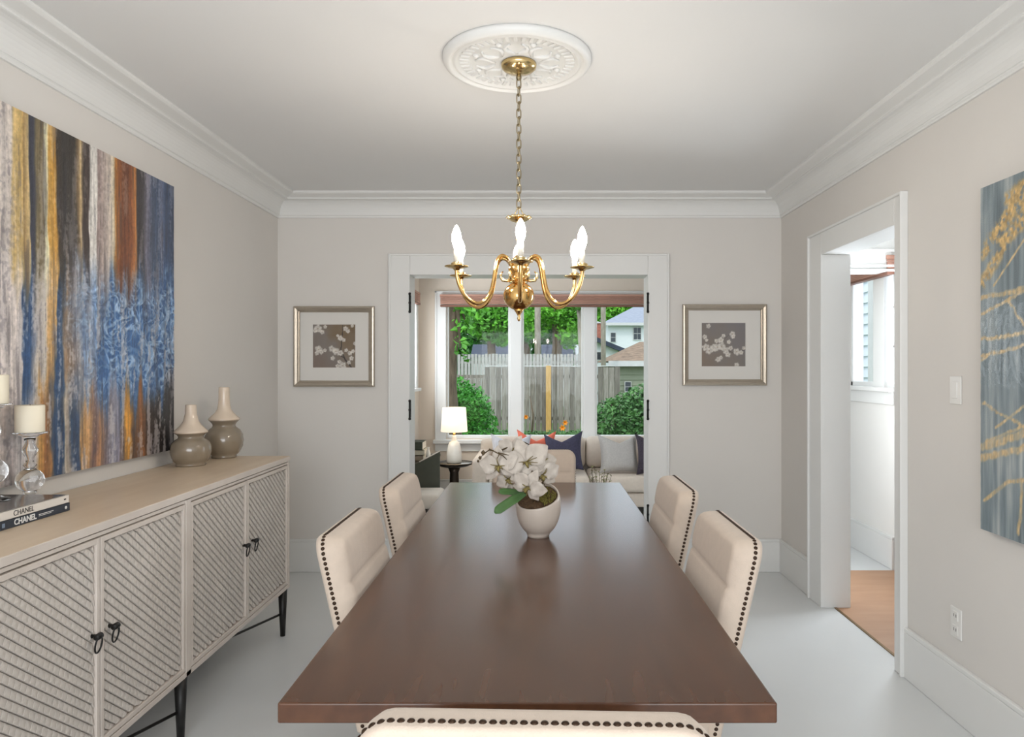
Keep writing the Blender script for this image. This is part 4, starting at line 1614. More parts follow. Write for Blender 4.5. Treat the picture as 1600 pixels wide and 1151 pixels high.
def blade(base_, tip, width, droop, normal, n=10, shape='petal', ruffle=0.0):
    """a leaf or petal: a cupped strip from base to tip"""
    base_, tip = Vector(base_), Vector(tip)
    ax = tip - base_
    nrm = Vector(normal).normalized()
    side = ax.cross(nrm).normalized()
    up = side.cross(ax).normalized()
    V, Fc = [], []
    for i in range(n + 1):
        t = i / n
        if shape == 'strap':
            wv = width * min(1, .45 + 1.6 * t) * (1 if t < .86 else math.sqrt(max(.06, 1 - ((t - .86) / .14) ** 2)))
        elif shape == 'star':
            wv = width * max(.06, (math.sin(PI * min(1, t ** .8 * .98 + .02))) ** .85)
        else:
            wv = width * (math.sin(PI * (t ** .72) * .97 + .03)) ** .65 if 0 < t < 1 else width * (.18 if t == 0 else .12)
        c = base_ + ax * t + up * (droop * math.sin(PI * t))
        for s_ in (-1, -.5, 0, .5, 1):
            rf = ruffle * wv * math.sin(t * 11 + s_ * 3.1 + width * 900) * abs(s_)
            V.append(c + side * (wv * s_) + up * (abs(s_) ** 2 * wv * .22 + rf))
    for i in range(n):
        for k in range(4):
            Fc.append((i * 5 + k, i * 5 + k + 1, (i + 1) * 5 + k + 1, (i + 1) * 5 + k))
    return V, Fc


def solid(o, t):
    md_ = o.modifiers.new('thickness', 'SOLIDIFY')
    md_.thickness = t
    return o


def leaf(bp, tp, w_, dr, nr, mtl, nm='leaf', par=None, th=.002):
    V, Fc = blade(bp, tp, w_, dr, nr, 12, 'strap')
    o = MB().add(V, Fc, True).build(nm, mtl, par, fixn=False)
    return solid(o, th)


sv = OYc - .02


def op(x, y, d=2.70):
    return at(x, y, d)


leaf(op(822, 770, 2.67), op(773, 801, 2.585), .0175, .008, (0.3, -.6, .8), M_orchleaf, 'leaf', oc)
leaf(op(818, 772, 2.70), op(779, 768, 2.66), .014, .006, (0.1, -.7, .7), M_orchleaf, 'leaf', oc)
leaf(op(835, 778, 2.72), op(858, 768, 2.78), .012, .006, (0, -.4, .9), M_orchleaf, 'leaf', oc)
# stems
m = MB()
for pts in ([(836, 790), (842, 760), (846, 730), (838, 700), (818, 690), (795, 698), (775, 708)], [(838, 790), (846, 765), (850, 740), (845, 715)], [(834, 790), (830, 770), (826, 750)],
            [(795, 698), (780, 704), (764, 703), (757, 708)]):
    m.tube([op(x, y, 2.73 - .0004 * abs(x - 842)) for x, y in pts], .0024, 6)
m.build('stem', M_twig, oc)
m = MB()
for pts in ([(764, 701), (776, 707), (786, 712), (792, 718)], [(778, 707), (787, 709), (795, 711)], [(780, 710), (777, 716)], [(757, 707), (750, 716)], [(832, 735), (828, 742)], [(828, 745), (836, 752), (832, 762)], [(836, 740), (846, 748), (852, 760)]):
    m.tube([op(x, y, 2.645) for x, y in pts], [.0024] * (len(pts) - 1) + [.001], 5)
m.build('twig', M_twig, oc)
m = MB()
for x, y, r_ in ((755, 707, .0085), (750, 715, .0065), (747, 720, .005)):
    p = op(x, y, 2.65)
    m.lathe([(0, -r_ * 1.3), (r_ * .8, -r_ * .5), (r_, .2 * r_), (0, r_ * 1.3)], p.x, p.y, 10, True, p.z)
m.build('bud', M_twig, oc)


rl = random.Random(12)


def bloom(x, y, d, size, face, roll):
    """a moth orchid flower: three sepals, two broad petals and a lip"""
    c = op(x, y, d)
    n_ = Vector(face).normalized()
    ref = Vector((0, 0, 1))
    ex = ref.cross(n_).normalized()
    ey = n_.cross(ex)
    b = None
    for k, (ang, ln, wd) in enumerate(((90, 1.05, .32), (212, 1.0, .29), (328, 1.0, .29), (18, 1.10, .46), (162, 1.10, .46))):
        a = math.radians(ang) + roll
        dr = ex * math.cos(a) + ey * math.sin(a)
        off = n_ * (.004 if k > 2 else 0)
        V, Fc = blade(c + off + dr * .004, c + off + dr * size * ln - n_ * size * (.05 if k > 2 else .22), size * wd, size * .03, n_, 10, 'star', .16)
        mb_ = MB().add(V, Fc, True)
        if b is None:
            b = solid(mb_.build('bloom', M_petal, oc, fixn=False), .0012)
        else:
            solid(mb_.build('petal', M_petal, b, fixn=False), .0012)
    m = MB()
    a = math.radians(270) + roll
    dr = ex * math.cos(a) + ey * math.sin(a)
    m.tube([c + n_ * .004, c + n_ * .016 + dr * .004, c + n_ * .020 + dr * .014, c + n_ * .012 + dr * .024], [.004, .007, .006, .002], 7)
    for s_ in (-1, 1):
        m.tube([c + n_ * .010, c + n_ * .018 + ex * s_ * .010 + dr * .004, c + n_ * .012 + ex * s_ * .016 + dr * .012], [.003, .003, .001], 5)
    for q in range(4):
        a = rl.uniform(0, 2 * PI)
        e_ = c + n_ * .016 + (ex * math.cos(a) + ey * math.sin(a)) * size * rl.uniform(.28, .48)
        m.tube([c + n_ * .006, c.lerp(e_, .55) + n_ * .010, e_], [.0020, .0017, .0011], 5)
    m.build('lip', M_lip, b)


bloom(780, 728, 2.66, .074, (-.25, -1, .15), .2)
bloom(801, 708, 2.70, .070, (-.45, -1, .25), -.3)
bloom(845, 722, 2.71, .062, (.5, -1, .35), -.2)
bloom(822, 722, 2.655, .092, (.02, -1, .22), .35)
bloom(846, 742, 2.665, .070, (.4, -1, .0), .1)
bloom(826, 760, 2.63, .066, (-.25, -1, -.15), -.5)
bloom(796, 747, 2.68, .060, (-.45, -.9, -.2), .8)

# ================================================================== SUNROOM FURNITURE


def rbox(m, x0, x1, y0, y1, z0, z1, r=.03, n=4):
    """rounded box as a lofted superellipse stack"""
    rings = []
    cx, cy = (x0 + x1) / 2, (y0 + y1) / 2
    hx, hy = (x1 - x0) / 2, (y1 - y0) / 2
    levels = [(z0, r)]
    for i in range(1, n + 1):
        a = PI / 2 * i / n
        levels.append((z0 + r * (1 - math.cos(a)), r * (1 - math.sin(a))))
    top = [(z1 - (z - z0), ins) for z, ins in reversed(levels)]
    for z, ins in levels + top:
        ring = []
        rr = max(r - ins, .002)
        for (sx, sy, a0) in ((1, 1, 0), (-1, 1, PI / 2), (-1, -1, PI), (1, -1, 3 * PI / 2)):
            for i in range(n + 1):
                a = a0 + PI / 2 * i / n
                ring.append((cx + sx * (hx - r) + rr * math.cos(a), cy + sy * (hy - r) + rr * math.sin(a), z))
        rings.append(ring)
    V = [p for rg in rings for p in rg]
    k = len(rings[0])
    Fc = []
    for i in range(len(rings) - 1):
        for j in range(k):
            j2 = (j + 1) % k
            Fc.append((i * k + j, i * k + j2, (i + 1) * k + j2, (i + 1) * k + j))
    m.add(V, Fc, True)
    o = len(m.v) - len(V)
    m.f.append(tuple(o + j for j in reversed(range(k)))); m.s.append(True)
    m.f.append(tuple(o + (len(rings) - 1) * k + j for j in range(k))); m.s.append(True)
    return m


sf = thing('sofa', 'long cream sofa under the garden window of the sunroom', 'sofa', (.5, 7.0, 0))
sx0, sx1 = -.62, 1.62
rbox(MB(), sx0 + .02, sx1 - .02, 6.62, 7.48, .115, .25, .03).build('base', M_sofa, sf)
rbox(MB(), sx0 + .02, sx1 - .02, 7.34, 7.50, .25, .68, .05).build('back_frame', M_sofa, sf)
for a, b in ((sx0 + .16, .468), (.472, sx1 - .16)):
    rbox(MB(), a, b, 6.58, 7.24, .255, .405, .045).build('seat_cushion', M_sofa, sf)
    rbox(MB(), a, b, 7.15, 7.345, .405, .715, .06).build('back_cushion', M_sofa, sf)
for a, b in ((sx0, sx0 + .15), (sx1 - .15, sx1)):
    rbox(MB(), a, b, 6.62, 7.48, .115, .575, .05).build('arm', M_sofa, sf)
for x in (sx0 + .08, sx1 - .08):
    for y in (6.68, 7.42):
        MB().lathe([(0, 0), (.018, 0), (.026, .12), (0, .12)], x, y, 12).build('leg', M_darkwood, sf)


def pillow(name, label, c, size, rz, tilt, roll, m_):
    t = thing(name, label, 'pillow', (0, 0, 0), 0, 'throw pillows on the sunroom sofa', True)
    n = 18
    V, Fc = [], []
    h = size / 2
    for side in (1, -1):
        for i in range(n + 1):
            for j in range(n + 1):
                u, v = -1 + 2 * i / n, -1 + 2 * j / n
                pin = 1 - .13 * (1 - abs(v) ** 2.2) * (abs(u) ** 3)
                pin2 = 1 - .13 * (1 - abs(u) ** 2.2) * (abs(v) ** 3)
                x = h * u * pin
                z = h * v * pin2 - size * .24 * max(v, 0) ** 1.6 * (1 - abs(u)) ** 1.3
                y = side * .075 * (max(0, (1 - u ** 4) * (1 - v ** 4))) ** .55
                V.append((x, y, z))
    for s_ in (0, 1):
        o = s_ * (n + 1) ** 2
        for i in range(n):
            for j in range(n):
                q = (o + i * (n + 1) + j, o + (i + 1) * (n + 1) + j, o + (i + 1) * (n + 1) + j + 1, o + i * (n + 1) + j + 1)
                Fc.append(q if s_ else q[::-1])
    R = Matrix.Rotation(rz, 3, 'Z') @ Matrix.Rotation(tilt, 3, 'X') @ Matrix.Rotation(roll, 3, 'Y')
    W_ = [R @ Vector(p) for p in V]
    zmin = min(p.z for p in W_)
    t.location = (c[0], c[1], c[2] + .0)
    W_ = [(p.x, p.y, p.z - zmin) for p in W_]
    mb_ = MB().add(W_, Fc, True)
    o = mb_.build('cover', m_, t, fixn=True)
    return t


SEAT = .402
pillow('throw_pillow', 'coral throw pillow between the pale grey and the navy pillow', (-.03, 7.02, SEAT), .39, .05, math.radians(-12), .05, M_p_coral)
pillow('throw_pillow', 'pale blue-grey throw pillow at the sofa arm behind the orchid', (-.265, 6.84, SEAT), .40, .12, math.radians(-24), .03, M_p_pale)
pillow('throw_pillow', 'navy velvet throw pillow right of the coral pillow', (.235, 6.86, SEAT), .39, -.30, math.radians(-22), -.12, M_p_navy)
pillow('throw_pillow', 'light grey woven throw pillow on the right half of the sofa', (.765, 6.88, SEAT), .395, .12, math.radians(-24), .02, M_p_grey)
pillow('throw_pillow', 'dark charcoal patterned throw pillow beside the light grey pillow', (1.12, 6.78, SEAT), .41, -.1, math.radians(-24), -.02, M_p_plum)

# side table and lamp
tX, tY, tZ = -.815, 6.90, .497
st = thing('side_table', 'round dark bronze pedestal side table under the lit lamp', 'table', (tX, tY, 0))
MB().lathe([(0, tZ - .05), (.05, tZ - .048), (.13, tZ - .036), (.175, tZ - .016), (.185, tZ - .004), (.186, tZ), (.181, tZ), (.178, tZ - .006), (0, tZ - .006)], tX, tY, 40).build('tray_top', M_bronze, st)
MB().lathe([(0, tZ - .006), (.177, tZ - .006), (.176, tZ - .004), (0, tZ - .004)], tX, tY, 40).build('inlay', M_bronzetop, st)
MB().lathe([(0, 0), (.14, 0), (.14, .012), (.11, .03), (.075, .08), (.055, .18), (.045, .30), (.042, .40), (.06, .45), (0, .452)], tX, tY, 32).build('pedestal', M_bronze, st)
lp = thing('table_lamp', 'lit white ceramic table lamp with cream shade on the round side table', 'lamp', (tX, tY, tZ - .003))
zb_ = tZ - .003
MB().lathe([(0, 0), (.066, 0), (.072, .006), (.074, .03), (.070, .10), (.060, .16), (.048, .195), (.034, .205), (.024, .215), (.020, .24), (.018, .262), (0, .264)], tX, tY, 32, True, zb_).build('base', M_lampbase, lp)
MB().lathe([(0, .26), (.012, .26), (.012, .29), (.006, .29), (.006, .50), (0, .50)], tX, tY, 12, True, zb_).build('stem', M_brass, lp)


def shade_mat():
    m = bpy.data.materials.new('lit_shade')
    m.use_nodes = True
    nt = m.node_tree
    b = nt.nodes['Principled BSDF']
    b.inputs['Base Color'].default_value = rgb(240, 228, 208)
    b.inputs['Roughness'].default_value = .8
    b.inputs['Emission Color'].default_value = (1, .86, .68, 1)
    b.inputs['Emission Strength'].default_value = .85
    return m


shd = MB()
n = 40
prof = [(.128, .300), (.112, .530), (.110, .530), (.126, .300)]
V, Fc = [], []
for r_, z_ in prof:
    for k in range(n):
        a = 2 * PI * k / n
        V.append((tX + r_ * math.cos(a), tY + r_ * math.sin(a), zb_ + z_))
for i in range(4):
    for k in range(n):
        Fc.append((i * n + k, i * n + (k + 1) % n, ((i + 1) % 4) * n + (k + 1) % n, ((i + 1) % 4) * n + k))
shd.add(V, Fc, True)
shd.build('lamp_shade', shade_mat(), lp)
MB().lathe([(0, .33), (.015, .34), (.028, .38), (.024, .41), (0, .425)], tX, tY, 12, True, zb_).build('bulb', emit_mat('lamp_bulb', (1, .82, .6, 1), 18), lp)

# accent chair with olive panel
ac = thing('accent_chair', 'low accent chair with sloping olive back panel and white seat', 'chair', (-.96, 5.95, 0))
rbox(MB(), -1.19, -.80, 5.74, 6.14, .27, .385, .035).build('seat', M_cushw, ac)
A_ = [at(652, 768, 6.16), at(687.5, 768, 6.22), at(687.5, 705, 6.22), at(655, 722, 6.16), at(640, 728, 6.14), at(638, 768, 6.14)]
B_ = [p + Vector((-.006, .035, 0)) for p in A_]
MB().prism(A_, B_).build('back_panel', M_olive, ac, .004)
MB().tube([A_[3] + Vector((0, -.002, .004)), A_[2] + Vector((0, -.002, .004))], .005, 8).build('piping', M_cushw, ac)
for x in (-1.15, -.84):
    for y in (5.78, 6.10):
        MB().lathe([(0, 0), (.012, 0), (.018, .28), (0, .28)], x, y, 10).build('leg', M_darkwood, ac)

# console with books and a small white vase by the left wall
cs = thing('console_cabinet', 'low dark cabinet against the left sunroom wall holding a book stack', 'cabinet', (-1.12, 7.0, 0))
MB().box(-1.25, -1.02, 6.55, 7.35, .04, .50).build('body', M_darkwood, cs, .004)
MB().box(-1.252, -1.01, 6.54, 7.36, .50, .525).build('top', M_darkwood, cs, .004)
MB().box(-1.23, -1.04, 6.6, 7.3, 0, .04).build('plinth', M_darkwood, cs)
zc = .525
for h, x1, col, lb in ((.05, -1.098, (150, 136, 118), 'thick taupe book at the bottom of the sunroom stack'), (.05, -1.088, (196, 190, 172), 'cream book in the middle of the sunroom stack'), (.075, -1.105, (64, 72, 62), 'thick dark green book on top of the sunroom stack')):
    b = thing('book', lb, 'book', (-1.17, 6.95, zc), 0, 'books stacked on the sunroom cabinet')
    m = MB()
    cm = mat('book_cloth_%d' % col[0], col, .6)
    m.box(-1.245, x1, 6.80, 7.05, zc, zc + .004)
    m.box(-1.245, x1, 6.80, 7.05, zc + h - .004, zc + h)
    m.box(-1.245, x1, 6.80, 6.805, zc, zc + h)
    m.build('cover', cm, b)
    MB().box(-1.24, x1 - .004, 6.805, 7.045, zc + .004, zc + h - .004).build('pages', M_page, b)
    zc += h
vz = thing('bud_vase', 'small white bud vase beside the sunroom book stack', 'vase', (-1.058, 6.85, .525))
MB().lathe([(0, 0), (.020, 0), (.024, .03), (.022, .07), (.012, .10), (.012, .118), (.016, .124), (.010, .124), (0, .10)], -1.058, 6.85, 20, True, .525).build('body', M_lampbase, vz)

# leafy plant in the sunroom, its top seen beyond the far chair
pp = thing('potted_plant', 'small olive-leaved potted plant standing before the sofa', 'plant', (.50, 5.98, 0))
MB().lathe([(0, 0), (.09, 0), (.12, .22), (.125, .24), (.11, .24), (.105, .21), (0, .20)], .50, 5.98, 28).build('pot', M_terra, pp)
m = MB()
lv = MB()
rd = random.Random(5)
for k in range(16):
    a = rd.uniform(0, 2 * PI)
    tip = Vector((.50 + .12 * math.cos(a) * rd.uniform(.3, 1), 5.98 + .12 * math.sin(a), rd.uniform(.44, .60)))
    b0 = Vector((.50 + .02 * math.cos(a), 5.98 + .02 * math.sin(a), .20))
    m.tube([b0, (b0 + tip) / 2 + Vector((0, 0, .03)), tip], .002, 5)
    for j in range(9):
        p = b0.lerp(tip, .35 + .65 * j / 8)
        b_ = rd.uniform(0, 2 * PI)
        V, Fc = blade(p, p + Vector((.03 * math.cos(b_), .03 * math.sin(b_), rd.uniform(-.005, .02))), .008, .003, (0, 0, 1), 4)
        lv.add(V, Fc, True)
m.build('stem', M_twig, pp)
lo = lv.build('foliage', mat('olive_leaf', (104, 104, 58), .6, scale=30, col2=(150, 146, 92)), pp, fixn=False)
lo['kind'] = 'stuff'

# ================================================================== GARDEN
GZ = -.27
struct(MB().box(-30, 34, YS + .15, 70, GZ - .1, GZ).build('ground', M_ground))

# fence, board by board
fd = 18.0


def X(x, d):
    return (x - CX) * d / F_PX


def Z(y, d):
    return 1.4 - (y - CY) * d / F_PX


fn = thing('garden_fence', 'weathered grey wooden board fence across the back of the garden', 'fence', (0, fd, GZ))
rd = random.Random(3)
bw = .142
x = X(757, fd)
i = 0
while x < X(962, fd):
    top = 1.44 + rd.uniform(-.012, .012)
    y_ = fd + rd.uniform(-.016, .008)
    MB().box(x + .008, x + bw - .008, y_ - .012, y_ + .012, GZ + .02, top).build('board', rd.choice((M_fence, M_fence2, M_fence3)), fn)
    x += bw
x = X(690, fd)
while x < X(755, fd):
    top = Z(591, fd) + rd.uniform(-.02, .02)
    y_ = fd + rd.uniform(-.016, .008)
    MB().box(x + .008, x + bw - .008, y_ - .012, y_ + .012, GZ + .02, top).build('board', rd.choice((M_fence, M_fence2, M_fence3)), fn)
    x += bw
for z in (.1, 1.15):
    MB().box(X(690, fd), X(962, fd), fd + .014, fd + .06, z, z + .09).build('rail', M_fence, fn)
MB().box(X(757, fd), X(962, fd), fd - .03, fd + .04, 1.455, 1.475).build('cap_rail', M_picket, fn)
ps = thing('fence_post', 'raw yellow pine post standing in front of the grey fence', 'post', (X(857, fd - .2), fd - .2, GZ))
MB().box(X(853, fd - .2), X(861, fd - .2), fd - .26, fd - .14, GZ, 1.47).build('post', M_post, ps, .006)

pk = thing('picket_fence', 'pale picket fence beyond the grey board fence', 'fence', (0, 22, GZ))
x = X(715, 22)
while x < X(934, 22):
    MB().box(x, x + .082, 21.98, 22.01, GZ, Z(553, 22) + rd.uniform(-.015, .015)).build('picket', M_picketg, pk)
    x += .105
for z in (.6, 1.55):
    MB().box(X(715, 22), X(934, 22), 22.012, 22.05, z, z + .08).build('rail', M_picketg, pk)


def leaf_cloud(m, blobs, n, size, seed, shell=.0, flat=1.0):
    rr = random.Random(seed)
    vol = [b[3] * b[4] * b[5] for b in blobs]
    tot = sum(vol)
    V, Fc = [], []
    for (cx, cy, cz, rx, ry, rz), v in zip(blobs, vol):
        k = max(8, int(n * v / tot))
        for _ in range(k):
            while True:
                p = Vector((rr.uniform(-1, 1), rr.uniform(-1, 1), rr.uniform(-1, 1)))
                if shell < p.length < 1:
                    break
            c = Vector((cx + p.x * rx, cy + p.y * ry, cz + p.z * rz))
            a = Vector((rr.gauss(0, 1), rr.gauss(0, 1), rr.gauss(0, .7) - .25)).normalized()
            b = a.cross(Vector((rr.gauss(0, 1), rr.gauss(0, 1), rr.gauss(0, 1)))).normalized()
            s_ = size * rr.uniform(.6, 1.3)
            nn = a.cross(b) * s_ * .15
            o = len(V)
            V += [c - a * s_ * .5, c + b * s_ * .32 + nn, c + a * s_ * .55, c - b * s_ * .32 + nn]
            Fc += [(o, o + 1, o + 2), (o, o + 2, o + 3)]
    return m.add(V, Fc, False)


def tree(name, label, x, y, r, h, blobs, n, size, lm_, seed, bark=M_bark, lean=0.0, group=None, branches=4):
    t = thing(name, label, 'tree', (x, y, GZ), 0, group)
    rr = random.Random(seed)
    m = MB()
    pts, rs = [], []
    for k in range(9):
        q = k / 8
        pts.append((x + lean * q + .06 * math.sin(q * 7 + seed), y + .05 * math.cos(q * 6), GZ + (h - GZ) * q))
        rs.append(r * (1.25 - .55 * q) if k else r * 1.6)
    m.tube(pts, rs, 12)
    m.build('trunk', bark, t)
    for k in range(branches):
        bl_ = blobs[k % len(blobs)]
        s0 = Vector(pts[rr.randint(5, 8)])
        e0 = Vector((bl_[0], bl_[1], bl_[2])) + Vector((rr.uniform(-.4, .4) * bl_[3], rr.uniform(-.4, .4) * bl_[4], 0))
        MB().tube([s0, s0.lerp(e0, .5) + Vector((0, 0, .15)), e0], [r * .5, r * .32, r * .12], 8).build('branch', bark, t)
    lo = leaf_cloud(MB(), blobs, n, size, seed).build('foliage', lm_, t, fixn=False)
    lo['kind'] = 'stuff'
    return t


# the near tree in the left pane
d = 12.0
tree('garden_tree', 'broad-leaved tree with a thick brown trunk inside the left window pane', X(709, d), d, .125, 3.4,
     [(X(728, d), d, Z(500, d), .24, .5, .30), (X(722, d), d - .2, Z(545, d), .13, .3, .28), (X(704, d), d, Z(472, d), .3, .6, .2), (X(742, d), d, Z(478, d), .30, .5, .16), (-2.6, d, 3.2, 1.0, 1.1, .7)],
     1500, .15, M_leaf1, 21, M_bark, -.05)
# canopy trees behind the fences
G_ = 'trees beyond the garden fence'
tree('canopy_tree', 'deep green leafy tree filling the left pane beyond the fence', X(770, 25), 25, .16, 3.4,
     [(X(768, 25), 25, Z(500, 25), .9, .8, .75), (X(785, 25), 25, Z(520, 25), .55, .6, .5), (X(745, 25), 25, Z(485, 25), .7, .7, .6)], 4200, .17, M_leaf1, 31, M_bark, 0, G_)
tree('canopy_tree', 'bright lime-green tree in the middle pane beyond the fence', X(868, 27), 27, .20, 3.7,
     [(X(890, 27), 27, Z(510, 27), .62, .7, .85), (X(865, 27), 27, Z(490, 27), .7, .8, .5), (X(835, 27), 27, Z(500, 27), .7, .7, .7), (X(900, 27), 27, Z(485, 27), .6, .7, .5)], 4200, .16, M_leaf5, 41, M_bark, 0, G_)
tree('canopy_tree', 'shady dark tree behind the lime-green tree in the middle pane', X(824, 35), 35, .2, 4.2,
     [(X(822, 35), 35, Z(505, 35), 1.3, 1, 1.2), (X(870, 35.5), 35.5, Z(505, 35.5), 1.7, 1, 1.3), (X(790, 35.5), 35.5, Z(507, 35.5), 1.5, 1, 1.2), (X(750, 35.5), 35.5, Z(507, 35.5), 1.6, 1, 1.1)], 8000, .25, M_leaf2, 51, M_bark, 0, G_)
tree('canopy_tree', 'pale-trunked tree at the right edge of the middle pane', X(906, 24), 24, .17, 3.5,
     [(X(900, 24), 24, Z(474, 24), .5, .6, .22), (X(930, 24), 24.4, Z(474, 24), .5, .6, .24)], 1300, .16, M_leaf1, 61, M_barkg, .12, G_)
tree('canopy_tree', 'yellow-green tree rising behind the white house roof', X(950, 50), 50, .3, 5.6,
     [(X(958, 50), 50, Z(488, 50), 1.5, 1.2, .9), (X(1000, 50), 50, Z(474, 50), 2.2, 1.5, .8), (X(935, 50), 50, Z(482, 50), 1.0, 1.2, .9)], 3500, .3, M_leaf5, 71, M_bark, 0, G_)
tree('canopy_tree', 'wide dark tree at the far left beyond the garden', -7, 26, .25, 4.4, [(-7, 26, 3.4, 2.4, 2, 1.6), (-4.6, 26, 2.4, 1.4, 1.5, 1.4)], 4500, .22, M_leaf2, 81, M_bark, 0, G_)
ut = thing('utility_pole', 'slim grey wooden utility pole in the middle pane', 'pole', (X(840, 24), 24, GZ))
MB().tube([(X(840, 24), 24, GZ), (X(840, 24), 24, 7.0)], [.11, .09], 14).build('shaft', M_barkg, ut)
ut = thing('utility_pole', 'grey utility pole in the right pane before the white house', 'pole', (X(942, 19.2), 19.2, GZ))
MB().tube([(X(943, 19.2), 19.2, GZ), (X(942, 19.2), 19.2, 7.0)], [.071, .062], 14).build('shaft', M_barkg, ut)


def hedge(name, label, cat, blobs, n, size, lm_, seed, stems):
    cx = sum(b[0] for b in blobs) / len(blobs)
    cy = sum(b[1] for b in blobs) / len(blobs)
    t = thing(name, label, cat, (cx, cy, GZ))
    m = MB()
    for sx_, sy_ in stems:
        m.tube([(sx_, sy_, GZ), (sx_ + .05, sy_, .3), (sx_ - .03, sy_, .75)], [.03, .022, .01], 7)
    m.build('stem', M_bark, t)
    lo = leaf_cloud(MB(), blobs, n, size, seed, .35).build('foliage', lm_, t, fixn=False)
    lo['kind'] = 'stuff'


d = 14.5
hedge('ivy_hedge', 'dense ivy-covered hedge low in the left window pane', 'hedge',
      [(X(712, d), d, .55, .45, .5, .72), (X(735, d), d, .50, .42, .5, .62), (X(752, d), d - .1, .22, .34, .4, .52), (X(690, d), d, .5, .5, .5, .7), (X(765, d), d - .2, -.05, .30, .4, .24), (X(785, d), d - .3, -.16, .25, .3, .14)], 7500, .085, M_leaf3, 91,
      [(X(712, d), d), (X(740, d), d)])
d = 41
hedge('tall_hedge', 'tall dark hedge far behind the slate shed roofs', 'hedge',
      [(X(x_, d), d, 1.5, 1.5, .6, 1.9) for x_ in (680, 715, 750, 785, 820, 855, 890)], 9000, .32, M_leaf2, 99, [(X(715, d), d), (X(820, d), d)])
d = 13.0
hedge('garden_shrub', 'bushy green shrub in front of the sage garage', 'shrub',
      [(X(950, d), d, .42, .34, .4, .42), (X(975, d), d, .45, .38, .45, .52), (X(1002, d), d, .55, .42, .5, .58), (X(955, d), d - .1, .0, .36, .35, .32), (X(990, d), d - .2, .0, .5, .4, .35), (X(1035, d), d, .5, .5, .5, .7)], 7500, .08, M_leaf4, 95,
      [(X(958, d), d), (X(990, d), d), (X(1010, d), d)])
d = 16.8
hedge('garden_border', 'low green plants along the foot of the grey fence', 'plant',
      [(X(790, d), d, GZ + .10, .4, .3, .14), (X(830, d), d, GZ + .09, .45, .3, .13), (X(870, d), d, GZ + .10, .4, .3, .14), (X(905, d), d, GZ + .11, .35, .3, .15)], 2600, .05, M_leaf4, 96, [(X(830, d), d)])

for i, (x, y, dd, s_, lb) in enumerate(((883, 660, 13.5, .055, 'orange garden lily standing highest before the fence'), (879, 668, 13.2, .06, 'orange garden lily just below the highest one'), (822, 651, 14, .05, 'yellow-orange garden lily left of the pine post'))):
    fl = thing('garden_lily', lb, 'flower', (X(x, dd), dd, GZ), 0, 'orange lilies in the garden')
    c = Vector((X(x, dd), dd, Z(y, dd)))
    MB().tube([(c.x + .02, dd, GZ), (c.x - .01, dd, (c.z + GZ) / 2), (c.x, c.y, c.z)], .006, 6).build('stem', M_stemg, fl)
    for k in range(6):
        a = 2 * PI * k / 6 + i
        V, Fc = blade(c, c + Vector((s_ * math.cos(a), -.05, s_ * math.sin(a))), s_ * .3, .01, (0, -1, 0), 5)
        solid(MB().add(V, Fc, True).build('petal', M_orange, fl, fixn=False), .003)


def sash_window(parent, cx, y, cz, w_, h_, cols, rows):
    fr_ = MB()
    t = w_ * .10
    fr_.box(cx - w_ / 2 - t, cx + w_ / 2 + t, y - .05, y, cz - h_ / 2 - t, cz - h_ / 2)
    fr_.box(cx - w_ / 2 - t, cx + w_ / 2 + t, y - .05, y, cz + h_ / 2, cz + h_ / 2 + t)
    fr_.box(cx - w_ / 2 - t, cx - w_ / 2, y - .05, y, cz - h_ / 2, cz + h_ / 2)
    fr_.box(cx + w_ / 2, cx + w_ / 2 + t, y - .05, y, cz - h_ / 2, cz + h_ / 2)
    for k in range(1, cols):
        xx = cx - w_ / 2 + w_ * k / cols
        fr_.box(xx - t * .22, xx + t * .22, y - .04, y, cz - h_ / 2, cz + h_ / 2)
    for k in range(1, rows):
        zz = cz - h_ / 2 + h_ * k / rows
        fr_.box(cx - w_ / 2, cx + w_ / 2, y - .04, y, zz - t * .3, zz + t * .3)
    f = fr_.build('window', M_picket, parent)
    for i in range(cols):
        for j in range(rows):
            MB().box(cx - w_ / 2 + w_ * i / cols, cx - w_ / 2 + w_ * (i + 1) / cols, y - .02, y - .01, cz - h_ / 2 + h_ * j / rows, cz - h_ / 2 + h_ * (j + 1) / rows).build('pane', M_darkglass, f)


# white house far behind
d = 40.0
hs = thing('white_house', 'white house with grey hipped roof seen in the right pane', 'house', (X(1000, d), d, GZ))
hx0, hx1, hz = X(950, d), X(1075, d), Z(505, d)
MB().box(hx0, hx1, d, d + 5, GZ, hz).build('wall', M_houseW, hs)
ov = .35
cxm = (hx0 + hx1) / 2
base_ = [(hx0 - ov, d - ov, hz), (hx1 + ov, d - ov, hz), (hx1 + ov, d + 5 + ov, hz), (hx0 - ov, d + 5 + ov, hz)]
ridge = [(hx0 + 2.0, d + 2.5, hz + 1.25), (hx1 - 2.0, d + 2.5, hz + 1.25)]
MB().add(base_ + ridge, [(0, 1, 5, 4), (1, 2, 5), (2, 3, 4, 5), (3, 0, 4), (0, 3, 2, 1)]).build('roof', M_roofG, hs)
MB().box(hx0 - ov, hx1 + ov, d - ov - .03, d - ov, hz - .14, hz + .02).build('gutter', M_picket, hs)
sash_window(hs, X(995.5, d), d, Z(521, d), .40, .66, 2, 2)
sash_window(hs, X(1030, d), d, Z(521, d), .40, .66, 2, 2)
sash_window(hs, X(958, d), d, Z(527, d), .26, .5, 1, 2)

